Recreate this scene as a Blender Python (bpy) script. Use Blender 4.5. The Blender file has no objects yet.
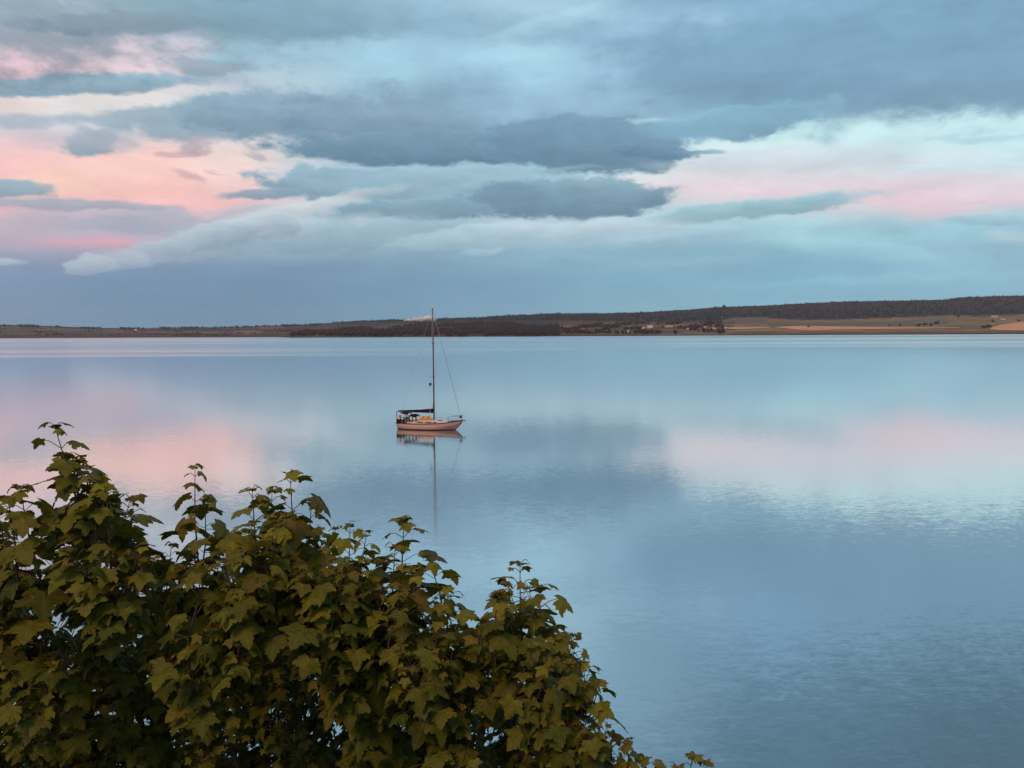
import bpy, bmesh, math, random
from mathutils import Vector, Matrix, noise as mnoise

random.seed(7)
R = math.radians
scene = bpy.context.scene
COL = scene.collection

# ------------------------------------------------------------------ camera
CAM_H = 11.4
FPX = 803.0                     # focal length in pixels of a 1024 px wide picture
HORIZON = 332.8                 # picture row of the true horizon at mid width
PITCH = math.atan((HORIZON - 384.0) / FPX)
ROLL = R(0.28)
cam_data = bpy.data.cameras.new("camera")
cam_data.sensor_width = 36.0
cam_data.lens = 36.0 * FPX / 1024.0
cam_data.clip_start = 0.1
cam_data.clip_end = 60000.0
cam = bpy.data.objects.new("camera", cam_data)
COL.objects.link(cam)
CROT = Matrix.Rotation(R(90) + PITCH, 3, 'X') @ Matrix.Rotation(-ROLL, 3, 'Z')
cam.matrix_world = Matrix.Translation((0, 0, CAM_H)) @ CROT.to_4x4()
scene.camera = cam


def pdir(px, py):
    return (CROT @ Vector(((px - 512.0) / FPX, (384.0 - py) / FPX, -1.0))).normalized()


def at(px, py, Y):
    d = pdir(px, py)
    return Vector((0, 0, CAM_H)) + d * (Y / d.y)


_INV = CROT.transposed()


def proj(p):
    q = _INV @ (Vector(p) - Vector((0, 0, CAM_H)))
    return 512.0 + FPX * q.x / -q.z, 384.0 - FPX * q.y / -q.z


# ------------------------------------------------------------------ render look
scene.view_settings.view_transform = 'Standard'
scene.view_settings.look = 'None'
scene.view_settings.exposure = 0.0
scene.view_settings.gamma = 1.0
scene.view_settings.use_curve_mapping = False
scene.cycles.use_denoising = True
scene.cycles.max_bounces = 12
scene.cycles.diffuse_bounces = 2
scene.cycles.glossy_bounces = 3
scene.cycles.transmission_bounces = 3
scene.cycles.transparent_max_bounces = 4
scene.cycles.volume_bounces = 12
scene.cycles.caustics_reflective = False
scene.cycles.caustics_refractive = False

HAZE = 2.2e-5                    # density of the air, per metre
SUN_EL, SUN_AZ = 42.0, 203.0      # low, behind the camera (azimuth from +Y clockwise)


def lin(h):
    if not isinstance(h, str):
        return (h[0], h[1], h[2], 1.0)
    h = h.lstrip('#')
    out = []
    for i in (0, 2, 4):
        c = int(h[i:i + 2], 16) / 255.0
        out.append(c / 12.92 if c <= 0.04045 else ((c + 0.055) / 1.055) ** 2.4)
    return (out[0], out[1], out[2], 1.0)


class NT:
    """small helper around a node tree"""

    def __init__(self, tree):
        self.t = tree

    def n(self, kind, **kw):
        nd = self.t.nodes.new(kind)
        for k, v in kw.items():
            setattr(nd, k, v)
        return nd

    def put(self, sock, v):
        if isinstance(v, bpy.types.NodeSocket):
            self.t.links.new(v, sock)
        else:
            sock.default_value = v

    def m(self, op, a, b=None, c=None, clamp=False):
        nd = self.n('ShaderNodeMath', operation=op, use_clamp=clamp)
        for i, v in enumerate((a, b, c)):
            if v is not None:
                self.put(nd.inputs[i], v)
        return nd.outputs[0]

    def rng(self, v, a, b, c=0.0, d=1.0, kind='SMOOTHSTEP'):
        nd = self.n('ShaderNodeMapRange', interpolation_type=kind)
        nd.clamp = True
        for i, x in enumerate((v, a, b, c, d)):
            self.put(nd.inputs[i], x)
        return nd.outputs[0]

    def mix(self, f, a, b, blend='MIX'):
        nd = self.n('ShaderNodeMix', data_type='RGBA', blend_type=blend)
        self.put(nd.inputs[0], f)
        self.put(nd.inputs[6], a)
        self.put(nd.inputs[7], b)
        return nd.outputs[2]

    def xyz(self, a, b, c):
        nd = self.n('ShaderNodeCombineXYZ')
        for i, v in enumerate((a, b, c)):
            self.put(nd.inputs[i], v)
        return nd.outputs[0]

    def sep(self, v):
        nd = self.n('ShaderNodeSeparateXYZ')
        self.put(nd.inputs[0], v)
        return nd.outputs

    def noise(self, vec, scale=1.0, detail=4.0, rough=0.55, dist=0.0):
        nd = self.n('ShaderNodeTexNoise')
        self.put(nd.inputs['Vector'], vec)
        nd.inputs['Scale'].default_value = scale
        nd.inputs['Detail'].default_value = detail
        nd.inputs['Roughness'].default_value = rough
        nd.inputs['Distortion'].default_value = dist
        return nd.outputs[0], nd.outputs[1]


# ------------------------------------------------------------------ world: Nishita sky under broken cloud
def azel(px, py):
    d = pdir(px, py)
    return math.degrees(math.atan2(d.x, d.y)), math.degrees(math.asin(d.z))


# colours of the cloud deck and of the openings in it, by bearing, one row per elevation
SKY_ROWS = [
    (-420, [(0, '869dad'), (500, '829db0'), (1024, '6f8b9e')]),
    (-200, [(0, '93a7b5'), (200, '88a3b5'), (400, '98b9ce'), (600, '7d9fb6'), (800, '607f93'), (1024, '56707f')]),
    (-90, [(0, 'a3b4c2'), (150, '8fa6b5'), (300, '8cabbd'), (450, '9cc0d4'), (620, '8fb2c9'), (800, '6a8da2'), (1024, '5f7e90')]),
    (0, [(0, 'c2d2da'), (60, '9fb3c0'), (160, '8aa6b4'), (260, '7f9fb0'), (340, '93b3c6'), (430, 'a3c6da'), (560, 'aecfe0'), (640, '8fb2ca'), (700, '88aac4'), (780, '8db4d2'), (880, '80a5be'), (1024, '7598ae')]),
    (20, [(0, 'ccd4dc'), (60, 'b4c0ca'), (130, '9cadba'), (220, '7e9fae'), (300, '86a7b8'), (380, '8bacc0'), (450, '93b4ca'), (520, 'a8cadb'), (600, 'b2d5e8'), (650, '9fc0d8'), (710, 'a6cade'), (780, '8bb1cf'), (870, '82a8c2'), (950, '7b9fb4'), (1024, '7c9eb2')]),
    (40, [(0, 'e6d0d7'), (60, 'e2d2d9'), (120, 'e2ccd4'), (180, 'd6ced8'), (230, '9cc0d0'), (300, 'a4c6d8'), (380, 'a9cfe2'), (450, 'a2c6dc'), (540, 'acd2e4'), (600, '98bbd2'), (680, '88abc4'), (780, '82a6bf'), (900, '7ca1ba'), (1024, '7899b0')]),
    (58, [(0, 'f2cad2'), (60, 'ecccd4'), (120, 'e8cfd5'), (180, 'e2d0d6'), (230, '9cbccb'), (310, 'a3c3d4'), (380, 'acd4e8'), (440, 'a5cade'), (540, 'b0d8ea'), (600, 'a0c4da'), (680, '8fb2ca'), (760, '86a9c2'), (860, '84acc6'), (960, '84b0c8'), (1024, '7c9fb8')]),
    (75, [(0, 'f8c6cc'), (60, 'f2cacf'), (130, 'eecdd0'), (190, 'd8ccd4'), (240, 'b4c2ce'), (300, 'b4ccd8'), (380, 'a8cfe0'), (450, 'a2c6da'), (540, 'a8d0e4'), (600, 'a0c4da'), (680, '86abc2'), (780, '7fa5be'), (880, '86b2ca'), (960, '82aec6'), (1024, '7c9fb6')]),
    (92, [(0, 'e8d0cf'), (60, 'e6d9d8'), (130, 'e4dad8'), (190, 'd9d6db'), (260, 'c2cdd6'), (310, 'b8cdd8'), (360, '98b8ca'), (440, '94b4c8'), (540, '9dc2d8'), (620, '90b4ca'), (720, '7fa5bc'), (850, '7ba3ba'), (950, '7ca0b8'), (1024, '84a8be')]),
    (108, [(0, 'e6d6d3'), (80, 'e2dcd9'), (160, 'dedcdc'), (230, 'b4c2cd'), (330, '9bb6c6'), (440, '94b4c8'), (560, '94b8ce'), (680, '86abc2'), (760, '7aa5bb'), (860, '86abc2'), (900, 'c4e6ea'), (1024, 'c8ebee')]),
    (125, [(0, 'ccc6cd'), (80, 'd2cdd2'), (160, 'd4d2d6'), (260, 'c8d0d8'), (400, '9ab4c4'), (560, '94b8ce'), (660, '90b8cc'), (720, '9cc4d0'), (800, 'c4eaee'), (870, 'ccebed'), (1024, 'c8e8eb')]),
    (142, [(0, 'f2c8ca'), (80, 'ecd0d0'), (160, 'f4d2cd'), (240, 'ecdad8'), (290, 'd4d8de'), (420, '9cb8c8'), (560, '9cbccd'), (690, 'd0e8e8'), (780, 'd0eaea'), (900, 'cae6ea'), (1024, 'c8e8ec')]),
    (156, [(0, 'f8c4c2'), (80, 'fac9c2'), (160, 'fbcdc5'), (240, 'f2d8d2'), (300, 'cfd6dc'), (420, '98b6c6'), (560, 'a4c4d0'), (690, 'd4dee2'), (780, 'd8dee4'), (880, 'd0dce2'), (950, 'd4e4e8'), (1024, 'cce4e8')]),
    (172, [(0, 'f6c0bc'), (60, 'f9cbbb'), (160, 'facabf'), (240, 'f6d4cd'), (285, 'd8d2d6'), (340, '96b2c1'), (430, '94b4c4'), (560, '9fc2ce'), (640, 'd4e0e0'), (720, 'e0d8de'), (820, 'd6d6dd'), (920, 'd6dae0'), (1024, 'd8dee2')]),
    (188, [(0, 'e8bcbc'), (60, 'f8c8ba'), (160, 'fac2ba'), (240, 'f4cac6'), (290, 'd4d0d4'), (350, '9ab4c2'), (450, '98b6c4'), (560, 'a0bfcc'), (640, 'e6d6da'), (720, 'e8d4da'), (820, 'e4d2da'), (920, 'e6d0d8'), (1024, 'e2d2da')]),
    (203, [(0, 'd8b6bc'), (60, 'ecbcba'), (160, 'f8bdb9'), (220, 'f4bfbd'), (280, 'd8c9cf'), (340, 'c4ced4'), (430, '98b4c4'), (560, 'a4c0cc'), (650, 'c8d4da'), (720, 'dcd0d6'), (820, 'e4cdd6'), (900, 'e8cad2'), (1024, 'e2ccd5')]),
    (215, [(0, 'e4b4bc'), (60, 'd4b4be'), (130, 'c4b4c0'), (200, 'f2bcbc'), (260, 'c8c2ca'), (330, 'b8c8d0'), (430, '9cb6c4'), (560, 'b4c8d2'), (650, 'b4ced8'), (760, 'b4d2da'), (850, 'c8d0d8'), (930, 'dcc8d0'), (1024, 'b8d2dc')]),
    (228, [(0, 'bfaebc'), (80, 'b4aebd'), (150, 'aeb0bf'), (220, 'bcb6c2'), (290, 'b4bec8'), (350, 'acc0ca'), (430, '9cb6c4'), (520, 'b4c8d2'), (620, 'b4cad4'), (700, '9fbfce'), (800, 'a8d0da'), (900, 'a4c8d6'), (1024, '9cc4d2')]),
    (240, [(0, 'b9a9ba'), (60, 'd4abb9'), (110, 'dcaab7'), (150, 'c8aaba'), (200, 'a4adbc'), (280, 'a0b0be'), (350, '9cb4c2'), (430, '98b4c2'), (520, 'a4bcca'), (620, '9cbaca'), (700, '94b8c8'), (800, 'a4ced8'), (900, '98c4d2'), (1024, '98c4d2')]),
    (252, [(0, '9aa0b6'), (80, 'a4a2b8'), (140, '98a0b6'), (210, '8ca0b6'), (290, '8ca6b8'), (370, '8aa8ba'), (450, '8aa9bb'), (540, '8eb0c2'), (640, '88afc2'), (730, '88b2c4'), (830, '8bb6cb'), (930, '98c0d2'), (1024, '94bcd0')]),
    (266, [(0, '8296b2'), (80, '8094b0'), (160, '7a92ae'), (240, '7894af'), (330, '7a98b2'), (430, '7c9eb6'), (540, '82aac0'), (640, '84aec2'), (760, '80aec5'), (860, '84b2c8'), (940, '92bdd0'), (1024, '8cb7cb')]),
    (282, [(0, '7a92b0'), (130, '728eac'), (240, '708eaa'), (380, '7496b2'), (500, '789fb8'), (640, '80acc2'), (760, '80b0c6'), (860, '86b4ca'), (1024, '8db9ce')]),
    (300, [(0, '7890ad'), (130, '6f8da9'), (240, '6c8ca9'), (380, '7097b2'), (500, '78a0b9'), (640, '80aec2'), (760, '84b3c9'), (860, '85b4c9'), (1024, '8bb6cb')]),
    (318, [(0, '748fa9'), (130, '6d8da8'), (240, '6b8ca8'), (380, '7099b3'), (500, '7ba4bc'), (640, '84b2c4'), (760, '8cb8cd'), (1024, '90bbd0')]),
    (333, [(0, '7690a8'), (240, '7090aa'), (500, '7ba4bc'), (760, '8ab6ca'), (1024, '8fbacd')]),
]

# single clouds: x, y, half width, reach up, reach down, tilt, softness, ragged, opacity, upper colour, lower colour
CLOUDS = [
    # upper left grey bars
    (128, 22, 98, 8, 10, 2, .25, .5, .92, '8799a8', '7f8fa1'),
    (285, 20, 120, 16, 18, 0, .5, .5, .75, '86a5b3', '7898a9'),
    (95, 38, 40, 3, 4, 8, .6, .6, .35, 'a0aab8', 'b0b6c2'),
    (20, 4, 60, 8, 8, 0, .6, .6, .8, 'c8d6de', 'c4d0d9'),
    (440, 24, 190, 9, 12, -2, .6, .6, .55, '8badc1', '86a8bd'),
    (640, 40, 130, 12, 12, -3, .6, .6, .55, '8fb1c7', '88aac2'),
    (560, 22, 60, 7, 6, 14, .5, .6, .5, 'b4d6e8', 'a8cade'),
    (800, 70, 60, 6, 5, -4, .5, .7, .5, '97bcd2', '8cb2c8'),
    (900, 78, 110, 13, 12, 0, .6, .6, .6, '84b4cc', '8ab4ca'),
    # left bars in front of the pink opening
    (70, 87, 125, 11, 7, 3, .28, .5, .95, '96b2c1', '86a4b4'),
    (212, 67, 58, 8, 7, 0, .4, .7, .8, '8fa9b8', '8c9cac'),
    (160, 79, 70, 6, 6, 0, .5, .5, .8, '90b0c0', '94b0be'),
    (20, 120, 52, 6, 7, -2, .5, .7, .75, 'a4adbb', 'b4b6c1'),
    (150, 117, 110, 7, 7, 3, .4, .6, .85, '98a8b6', 'a2b2bf'),
    (215, 110, 48, 17, 14, 0, .35, .8, .95, '8ea4b2', '86a0b2'),
    (205, 128, 82, 14, 12, 0, .45, .8, .85, '94a8b6', '92a8b8'),
    (86, 143, 23, 13, 11, 0, .3, .8, .9, '93a8b5', '8ba2b2'),
    (60, 138, 45, 9, 9, 0, .7, .6, .5, 'b8b6c0', 'b8b4be'),
    (118, 143, 18, 8, 8, 0, .6, .6, .6, 'a6b2bd', 'c2b8be'),
    (200, 146, 12, 8, 6, 25, .6, 1.1, .7, 'a49ca8', 'ac9ca6'),
    (182, 155, 24, 3, 3, 6, .5, .9, .6, 'b89ca4', 'b89ca4'),
    (186, 176, 16, 5, 4, -12, .5, .9, .7, 'c2a0a6', 'c8a4a8'),
    (216, 175, 10, 4, 3, -8, .5, .9, .55, 'c8a4a8', 'c8a4a8'),
    (252, 156, 9, 3, 3, -20, .5, .9, .6, 'a8a8b4', 'a8a8b4'),
    # the big grey cloud in the middle
    (520, 112, 90, 12, 14, 0, .7, .6, .5, 'a0bdd0', '90b0c6'),
    (300, 112, 112, 20, 30, -2, .22, .5, .92, '98b2c2', '7b94a7'),
    (395, 126, 120, 32, 36, -3, .28, .5, .92, '8aa5b8', '7089a0'),
    (470, 92, 54, 18, 30, 0, .45, .5, .7, '8aa9be', '82a2b8'),
    (590, 112, 125, 22, 26, 0, .5, .5, .7, '98bace', '88a8bf'),
    (432, 150, 165, 17, 15, 0, .14, .35, .97, '7d9cb0', '64839a'),
    (590, 142, 106, 26, 29, 0, .13, .4, .97, '81a1b7', '67889f'),
    (660, 152, 42, 8, 7, -2, .2, .5, .95, '7494ab', '64859c'),
    (700, 150, 26, 2.5, 2.5, -2, .5, .6, .8, '7494ab', '7c9ab0'),
    (430, 170, 135, 3, 3.5, 0, .6, .5, .75, 'a8c6d2', '9cbccb'),
    # second tier
    (345, 186, 105, 18, 12, -2, .16, .5, .95, '96b2c0', '7a97a9'),
    (296, 175, 17, 13, 12, 0, .3, .6, .9, '9cb6c3', '8aa5b5'),
    (262, 195, 46, 6, 5, 4, .3, .5, .9, '8fa6b4', '849dae'),
    (450, 190, 130, 16, 12, 0, .5, .5, .75, '9ebcc9', '90aebd'),
    (430, 211, 112, 13, 8, 2, .2, .5, .94, '90afbd', '6f8da0'),
    (565, 200, 97, 20, 18, 1, .13, .4, .97, '8aa8b9', '6a899e'),
    (510, 196, 36, 10, 9, 0, .4, .6, .8, '7893a7', '728fa3'),
    (592, 186, 44, 5, 4, 0, .35, .7, .85, '8fabb7', '82a0ae'),
    (560, 226, 120, 3.5, 5, 2, .5, .5, .8, 'c2d2d8', 'b0c4ce'),
    (630, 217, 40, 3, 4, 8, .5, .6, .6, 'c0d8e0', 'b0ccd6'),
    # right hand mass with its crisp lower edge
    (870, 58, 270, 60, 60, 4, .25, .35, .8, '80a6be', '7a9ab2'),
    (1000, 88, 170, 30, 26, 0, .3, .5, .8, '7c9fb6', '7c9cb4'),
    (745, 118, 95, 13, 18, 6, .22, .6, .95, '88b2c4', '7fa4bb'),
    (652, 121, 18, 2.5, 2.5, 4, .7, .9, .45, 'c8e8f0', 'b8dce8'),
    (985, 138, 70, 3, 3, 2, .6, .7, .6, 'a8c8d0', 'b0d0d8'),
    (800, 163, 120, 6, 6, 1, .7, .6, .55, 'c8d2da', 'ccd2da'),
    (990, 164, 80, 4, 4, 2, .6, .6, .6, 'c4e2e8', 'c8e2e6'),
    (975, 200, 14, 2, 2, 3, .6, .8, .5, 'd4bcc6', 'd4bcc6'),
    # lens cloud, right bar
    (748, 209, 110, 8, 8, 6, .3, .4, .9, 'a6c8d0', '88a9b6'),
    (800, 206, 60, 6, 6, 2, .3, .5, .8, '9cbec8', '8aacb8'),
    (1000, 221, 72, 6, 6, 0, .35, .7, .9, 'a6cbd6', '96b7c5'),
    (880, 228, 60, 6, 6, 0, .6, .8, .6, 'a0c0cc', '9cc0cd'),
    (860, 250, 90, 8, 8, -8, .6, .8, .5, 'a4d0da', '94c4d0'),
    (1010, 237, 30, 6, 6, 0, .6, .8, .55, 'c0ccd4', 'b8ccd4'),
    # left bars low
    (10, 186, 46, 8, 8, -4, .25, .5, .95, '94aeb9', '8ea2b0'),
    (90, 206, 90, 6, 6, -3, .35, .5, .9, 'a2a9b6', 'a8a8b6'),
    (130, 221, 120, 9, 10, -1, .45, .6, .8, 'a6aab8', 'aaa8b8'),
    (20, 222, 40, 8, 8, 0, .7, .7, .5, 'c8b0bc', 'c4b0bc'),
    (100, 213, 40, 2.5, 2.5, 0, .6, .6, .5, 'd8c0c8', 'd8c0c8'),
    (245, 213, 52, 5, 6, 3, .5, .6, .7, 'b0b4c0', 'acb2be'),
    # pale roll over the blue-grey veil
    (300, 207, 80, 5, 8, 12, .5, .6, .8, 'd0d2d7', 'c0c9d0'),
    (215, 240, 62, 12, 17, 9, .3, .55, .7, 'b0bcc6', '93a6b8'),
    (320, 234, 130, 16, 20, 3, .4, .6, .8, 'b2c2cb', '88a3b5'),
    (350, 243, 90, 5, 8, 0, .6, .6, .6, '93acbb', '84a1b4'),
    (262, 228, 44, 11, 13, 8, .18, .6, .85, 'bcc8ce', '97abba'),
    (222, 233, 34, 11, 13, 8, .16, .6, .88, 'bdc7cd', '96a9b9'),
    (185, 243, 36, 10, 12, 12, .16, .6, .88, 'b8c2ca', '93a6b8'),
    (150, 252, 34, 9, 12, 8, .16, .6, .88, 'b6c0ca', '8fa2b7'),
    (118, 259, 30, 8, 10, 4, .16, .5, .9, 'bcc4cd', '95a6ba'),
    (82, 263, 27, 8, 9, 2, .14, .45, .95, 'bec5ce', '98a8bb'),
    (115, 252, 24, 3, 3, 3, .4, .8, .6, 'b6b2c0', 'b4b4c2'),
    (3, 262, 15, 5, 4, -4, .5, .5, .6, 'c8ccd4', 'b0b8c8'),
    (400, 228, 70, 8, 9, 2, .6, .6, .6, '98b4c2', '90adbd'),
    (490, 234, 85, 9, 14, 6, .3, .7, .85, 'b8cdd6', '94b2c3'),
    (478, 251, 18, 4, 4, 8, .5, .8, .7, 'a8c4d2', '9cbacb'),
    (420, 246, 24, 3, 3, 4, .5, .9, .6, 'a4bfcc', '98b6c6'),
    (590, 228, 80, 9, 12, 2, .5, .5, .8, 'c0ced6', 'a4becc'),
    (660, 238, 70, 5, 7, 6, .5, .6, .7, 'acc8d3', '90b1c3'),
    (700, 227, 30, 3, 4, 0, .5, .7, .6, 'b0ced8', 'a4c4d0'),
    (700, 262, 90, 5, 6, 3, .7, .8, .45, '92b6c6', '84acc0'),
    (600, 262, 130, 5, 6, 0, .7, .8, .4, '8cb0c4', '84aabf'),
    (900, 280, 140, 5, 6, 2, .7, .8, .4, '94c6d3', '84b6c7'),
]

# a few more banks off to both sides and behind, so that the sky goes on round the bay
_rs = random.Random(3)
FAR_CLOUDS = []
for _i in range(8):
    FAR_CLOUDS.append((_rs.uniform(45, 315), _rs.uniform(4, 34), _rs.uniform(12, 26), _rs.uniform(2, 4.5), _rs.uniform(2, 4)))


def make_world():
    w = bpy.data.worlds.new("World")
    scene.world = w
    w.use_nodes = True
    t = NT(w.node_tree)
    w.node_tree.nodes.clear()
    out = t.n('ShaderNodeOutputWorld')
    tc = t.n('ShaderNodeTexCoord')
    dx, dy, dz = t.sep(tc.outputs['Generated'])
    az = t.m('MULTIPLY', t.m('ARCTAN2', dx, dy), 180 / math.pi)
    el = t.m('MULTIPLY', t.m('ARCSINE', dz), 180 / math.pi)
    # drifting noise in the cloud deck, stretched sideways, on the direction itself so it has no seam
    elong = t.xyz(t.m('MULTIPLY', dx, 1.0), t.m('MULTIPLY', dy, 1.0), t.m('MULTIPLY', dz, 2.6))
    n_big, c_big = t.noise(elong, 5.0, 5.0, 0.55)
    n_fine, c_fine = t.noise(elong, 16.0, 6.0, 0.62, 0.3)
    n_str, _ = t.noise(t.xyz(dx, dy, t.m('MULTIPLY', dz, 4.5)), 9.0, 6.0, 0.6)
    bx, by, bz = t.sep(c_big)
    fx, fy, fz = t.sep(c_fine)
    a = t.m('ADD', az, t.m('ADD', t.m('MULTIPLY', t.m('SUBTRACT', bx, .5), 3.0), t.m('MULTIPLY', t.m('SUBTRACT', fx, .5), 2.2)))
    e = t.m('ADD', el, t.m('ADD', t.m('MULTIPLY', t.m('SUBTRACT', by, .5), 0.7), t.m('MULTIPLY', t.m('SUBTRACT', fy, .5), 1.2)))
    ar = t.m('ADD', az, t.m('ADD', t.m('MULTIPLY', t.m('SUBTRACT', bx, .5), 2.5), t.m('MULTIPLY', t.m('SUBTRACT', fx, .5), 1.5)))
    # height of a level line of cloud running across the view, which sinks towards the horizon on both sides
    cosaz = t.m('MAXIMUM', t.m('COSINE', t.m('RADIANS', az)), 0.62)
    lev = t.m('DEGREES', t.m('ARCTANGENT', t.m('DIVIDE', t.m('TANGENT', t.m('RADIANS', el)), cosaz)))
    er = t.m('ADD', lev, t.m('ADD', t.m('MULTIPLY', t.m('SUBTRACT', by, .5), 0.3), t.m('MULTIPLY', t.m('SUBTRACT', fy, .5), 0.45)))
    # base colours: bearing folded at +-62 degrees
    SPAN = 45.0
    pp = t.m('PINGPONG', t.m('ADD', ar, SPAN), 2 * SPAN)
    pos = t.m('DIVIDE', pp, 2 * SPAN)
    cur = None
    rows = sorted(SKY_ROWS, key=lambda r: -r[0])       # from the horizon up
    prev_e = None
    for y, stops in rows:
        _, ee = azel(512, y)
        rp = t.n('ShaderNodeValToRGB')
        cr = rp.color_ramp
        cr.interpolation = 'EASE'
        pts = []
        for x, h in stops:
            aa, _ = azel(x, y)
            pts.append(((aa + SPAN) / (2 * SPAN), lin(h)))
        cr.elements[0].position, cr.elements[0].color = pts[0]
        cr.elements[1].position, cr.elements[1].color = pts[-1]
        for p, c in pts[1:-1]:
            el_ = cr.elements.new(p)
            el_.color = c
        t.put(rp.inputs[0], pos if (cur is None or rows.index((y, stops)) % 6) else t.m('ADD', pos, t.m('MULTIPLY', t.sep(cur)[0], 1e-7)))
        if cur is None:
            cur = rp.outputs[0]
        else:
            f = t.rng(er, prev_e, ee, kind='LINEAR')
            cur = t.mix(f, cur, rp.outputs[0])
        prev_e = ee
    # each cloud: a tilted ellipse with a ragged edge, lighter on top than below.  It waits for the one
    # before it (the tiny term), or the compiler holds them all in memory at once
    def cloud(P, cx, cy, rx, ry, tilt, soft, ragged, op, top, bot):
        nonlocal cur
        wait = t.n('ShaderNodeVectorMath', operation='MULTIPLY_ADD')
        t.put(wait.inputs[0], cur)
        wait.inputs[1].default_value = (1e-7, 1e-7, 1e-7)
        t.put(wait.inputs[2], P)
        mp = t.n('ShaderNodeMapping', vector_type='TEXTURE')
        t.put(mp.inputs['Vector'], wait.outputs[0])
        mp.inputs['Location'].default_value = (cx, cy, 0.5)
        mp.inputs['Rotation'].default_value = (0, 0, R(tilt))
        mp.inputs['Scale'].default_value = (rx, ry, 1 / (ragged * 4.0))
        u, v, nz = t.sep(mp.outputs[0])
        ln = t.n('ShaderNodeVectorMath', operation='LENGTH')
        t.put(ln.inputs[0], t.xyz(u, v, 0.0))
        mk = t.rng(t.m('ADD', ln.outputs['Value'], nz), 1 + soft, 1 - soft, 0.0, op)
        # thin edges glow, the thick underside is darker
        sh = t.rng(t.m('MULTIPLY_ADD', mk, -1.1, t.m('ADD', v, nz)), -1.9, 0.45, kind='LINEAR')
        cb, ct = lin(bot), lin(top)
        cur = t.mix(mk, cur, t.mix(sh, tuple(q * .93 for q in cb[:3]) + (1,), tuple(q * 1.12 for q in ct[:3]) + (1,)))

    n_lump, _ = t.noise(t.xyz(dx, dy, t.m('MULTIPLY', dz, 1.8)), 30.0, 5.0, 0.6)
    t_noise = t.m('ADD', t.m('ADD', t.m('MULTIPLY', fz, 0.4), t.m('MULTIPLY', bz, 0.3)), t.m('MULTIPLY', n_lump, 0.45))
    t_noise = t.m('SUBTRACT', t_noise, 0.075)
    P = t.xyz(a, e, t_noise)
    for (x, y, rx, ru, rd, tilt, soft, rag, op, top, bot) in CLOUDS:
        ca, ce = azel(x, y + (rd - ru) / 2)
        a1, e1 = azel(x + 20, y + (rd - ru) / 2)
        tilt += math.degrees(math.atan2(e1 - ce, a1 - ca))     # level bars follow the level lines of the sky
        k = (180 / math.pi) / FPX
        cloud(P, ca, ce, rx * k * math.cos(R(ca)) ** 2, (ru + rd) / 2 * k * math.cos(R(ca)), tilt, soft, rag, op, top, bot)
    P = t.xyz(t.m('MODULO', t.m('ADD', a, 360.0), 360.0), e, t_noise)
    for (ca, ce, rx, ru, rd) in FAR_CLOUDS:
        cloud(P, ca, ce, rx, ru, 0, .4, .7, .75, '93a4b0', '76899a')
    # light wispy shading inside the deck
    shade = t.m('ADD', t.m('MULTIPLY', t.m('SUBTRACT', n_str, .5), .34), t.m('MULTIPLY', t.m('SUBTRACT', n_fine, .5), .30))
    lowfade = t.rng(el, 2.0, 8.0, 0.35, 1.0)
    shade = t.m('ADD', 1.0, t.m('MULTIPLY', shade, lowfade))
    cur = t.mix(1.0, cur, t.xyz(t.m('MULTIPLY', shade, 0.975), t.m('MULTIPLY', shade, 1.02), t.m('MULTIPLY', shade, 1.035)), 'MULTIPLY')
    # Nishita sky behind it
    sky = t.n('ShaderNodeTexSky')
    sky.sky_type = 'NISHITA'
    sky.sun_disc = False
    sky.sun_elevation = R(SUN_EL)
    sky.sun_rotation = R(SUN_AZ)
    b_sky = t.n('ShaderNodeBackground')
    t.put(b_sky.inputs[0], sky.outputs[0])
    b_sky.inputs[1].default_value = 0.06
    b_cl = t.n('ShaderNodeBackground')
    t.put(b_cl.inputs[0], cur)
    b_cl.inputs[1].default_value = 1.04
    cover = t.rng(dy, -0.4, 0.3, 0.72, 0.97)
    mx = t.n('ShaderNodeMixShader')
    t.put(mx.inputs[0], cover)
    t.put(mx.inputs[1], b_sky.outputs[0])
    t.put(mx.inputs[2], b_cl.outputs[0])
    t.put(out.inputs[0], mx.outputs[0])
    w.cycles.sampling_method = 'MANUAL'
    w.cycles.sample_map_resolution = 512


make_world()

sun_data = bpy.data.lights.new("sun", 'SUN')
sun_data.energy = 1.7
sun_data.angle = R(14)
sun_data.color = (1.0, 0.60, 0.37)
sun = bpy.data.objects.new("sun", sun_data)
COL.objects.link(sun)
_sd = Vector((math.sin(R(SUN_AZ)) * math.cos(R(SUN_EL)), math.cos(R(SUN_AZ)) * math.cos(R(SUN_EL)), math.sin(R(SUN_EL))))
sun.rotation_euler = (-_sd).to_track_quat('-Z', 'Y').to_euler()
sun.location = (-20, -60, 40)


# ------------------------------------------------------------------ object helpers
def tag(o, label=None, cat=None, group=None, kind=None):
    if label:
        o['label'] = label
    if cat:
        o['category'] = cat
    if group:
        o['group'] = group
    if kind:
        o['kind'] = kind
    return o


def empty(name, loc=(0, 0, 0), rz=0.0):
    o = bpy.data.objects.new(name, None)
    o.empty_display_size = 0.5
    o.location = loc
    o.rotation_euler = (0, 0, rz)
    COL.objects.link(o)
    return o


def mesh_obj(name, verts, faces, mats, parent=None, smooth=False, mat_idx=None):
    me = bpy.data.meshes.new(name)
    me.from_pydata([tuple(v) for v in verts], [], faces)
    if not isinstance(mats, (list, tuple)):
        mats = [mats]
    for m_ in mats:
        me.materials.append(m_)
    if mat_idx:
        me.polygons.foreach_set('material_index', mat_idx)
    if smooth:
        me.polygons.foreach_set('use_smooth', [True] * len(me.polygons))
    me.update()
    o = bpy.data.objects.new(name, me)
    COL.objects.link(o)
    if parent is not None:
        o.parent = parent
    return o


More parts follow.
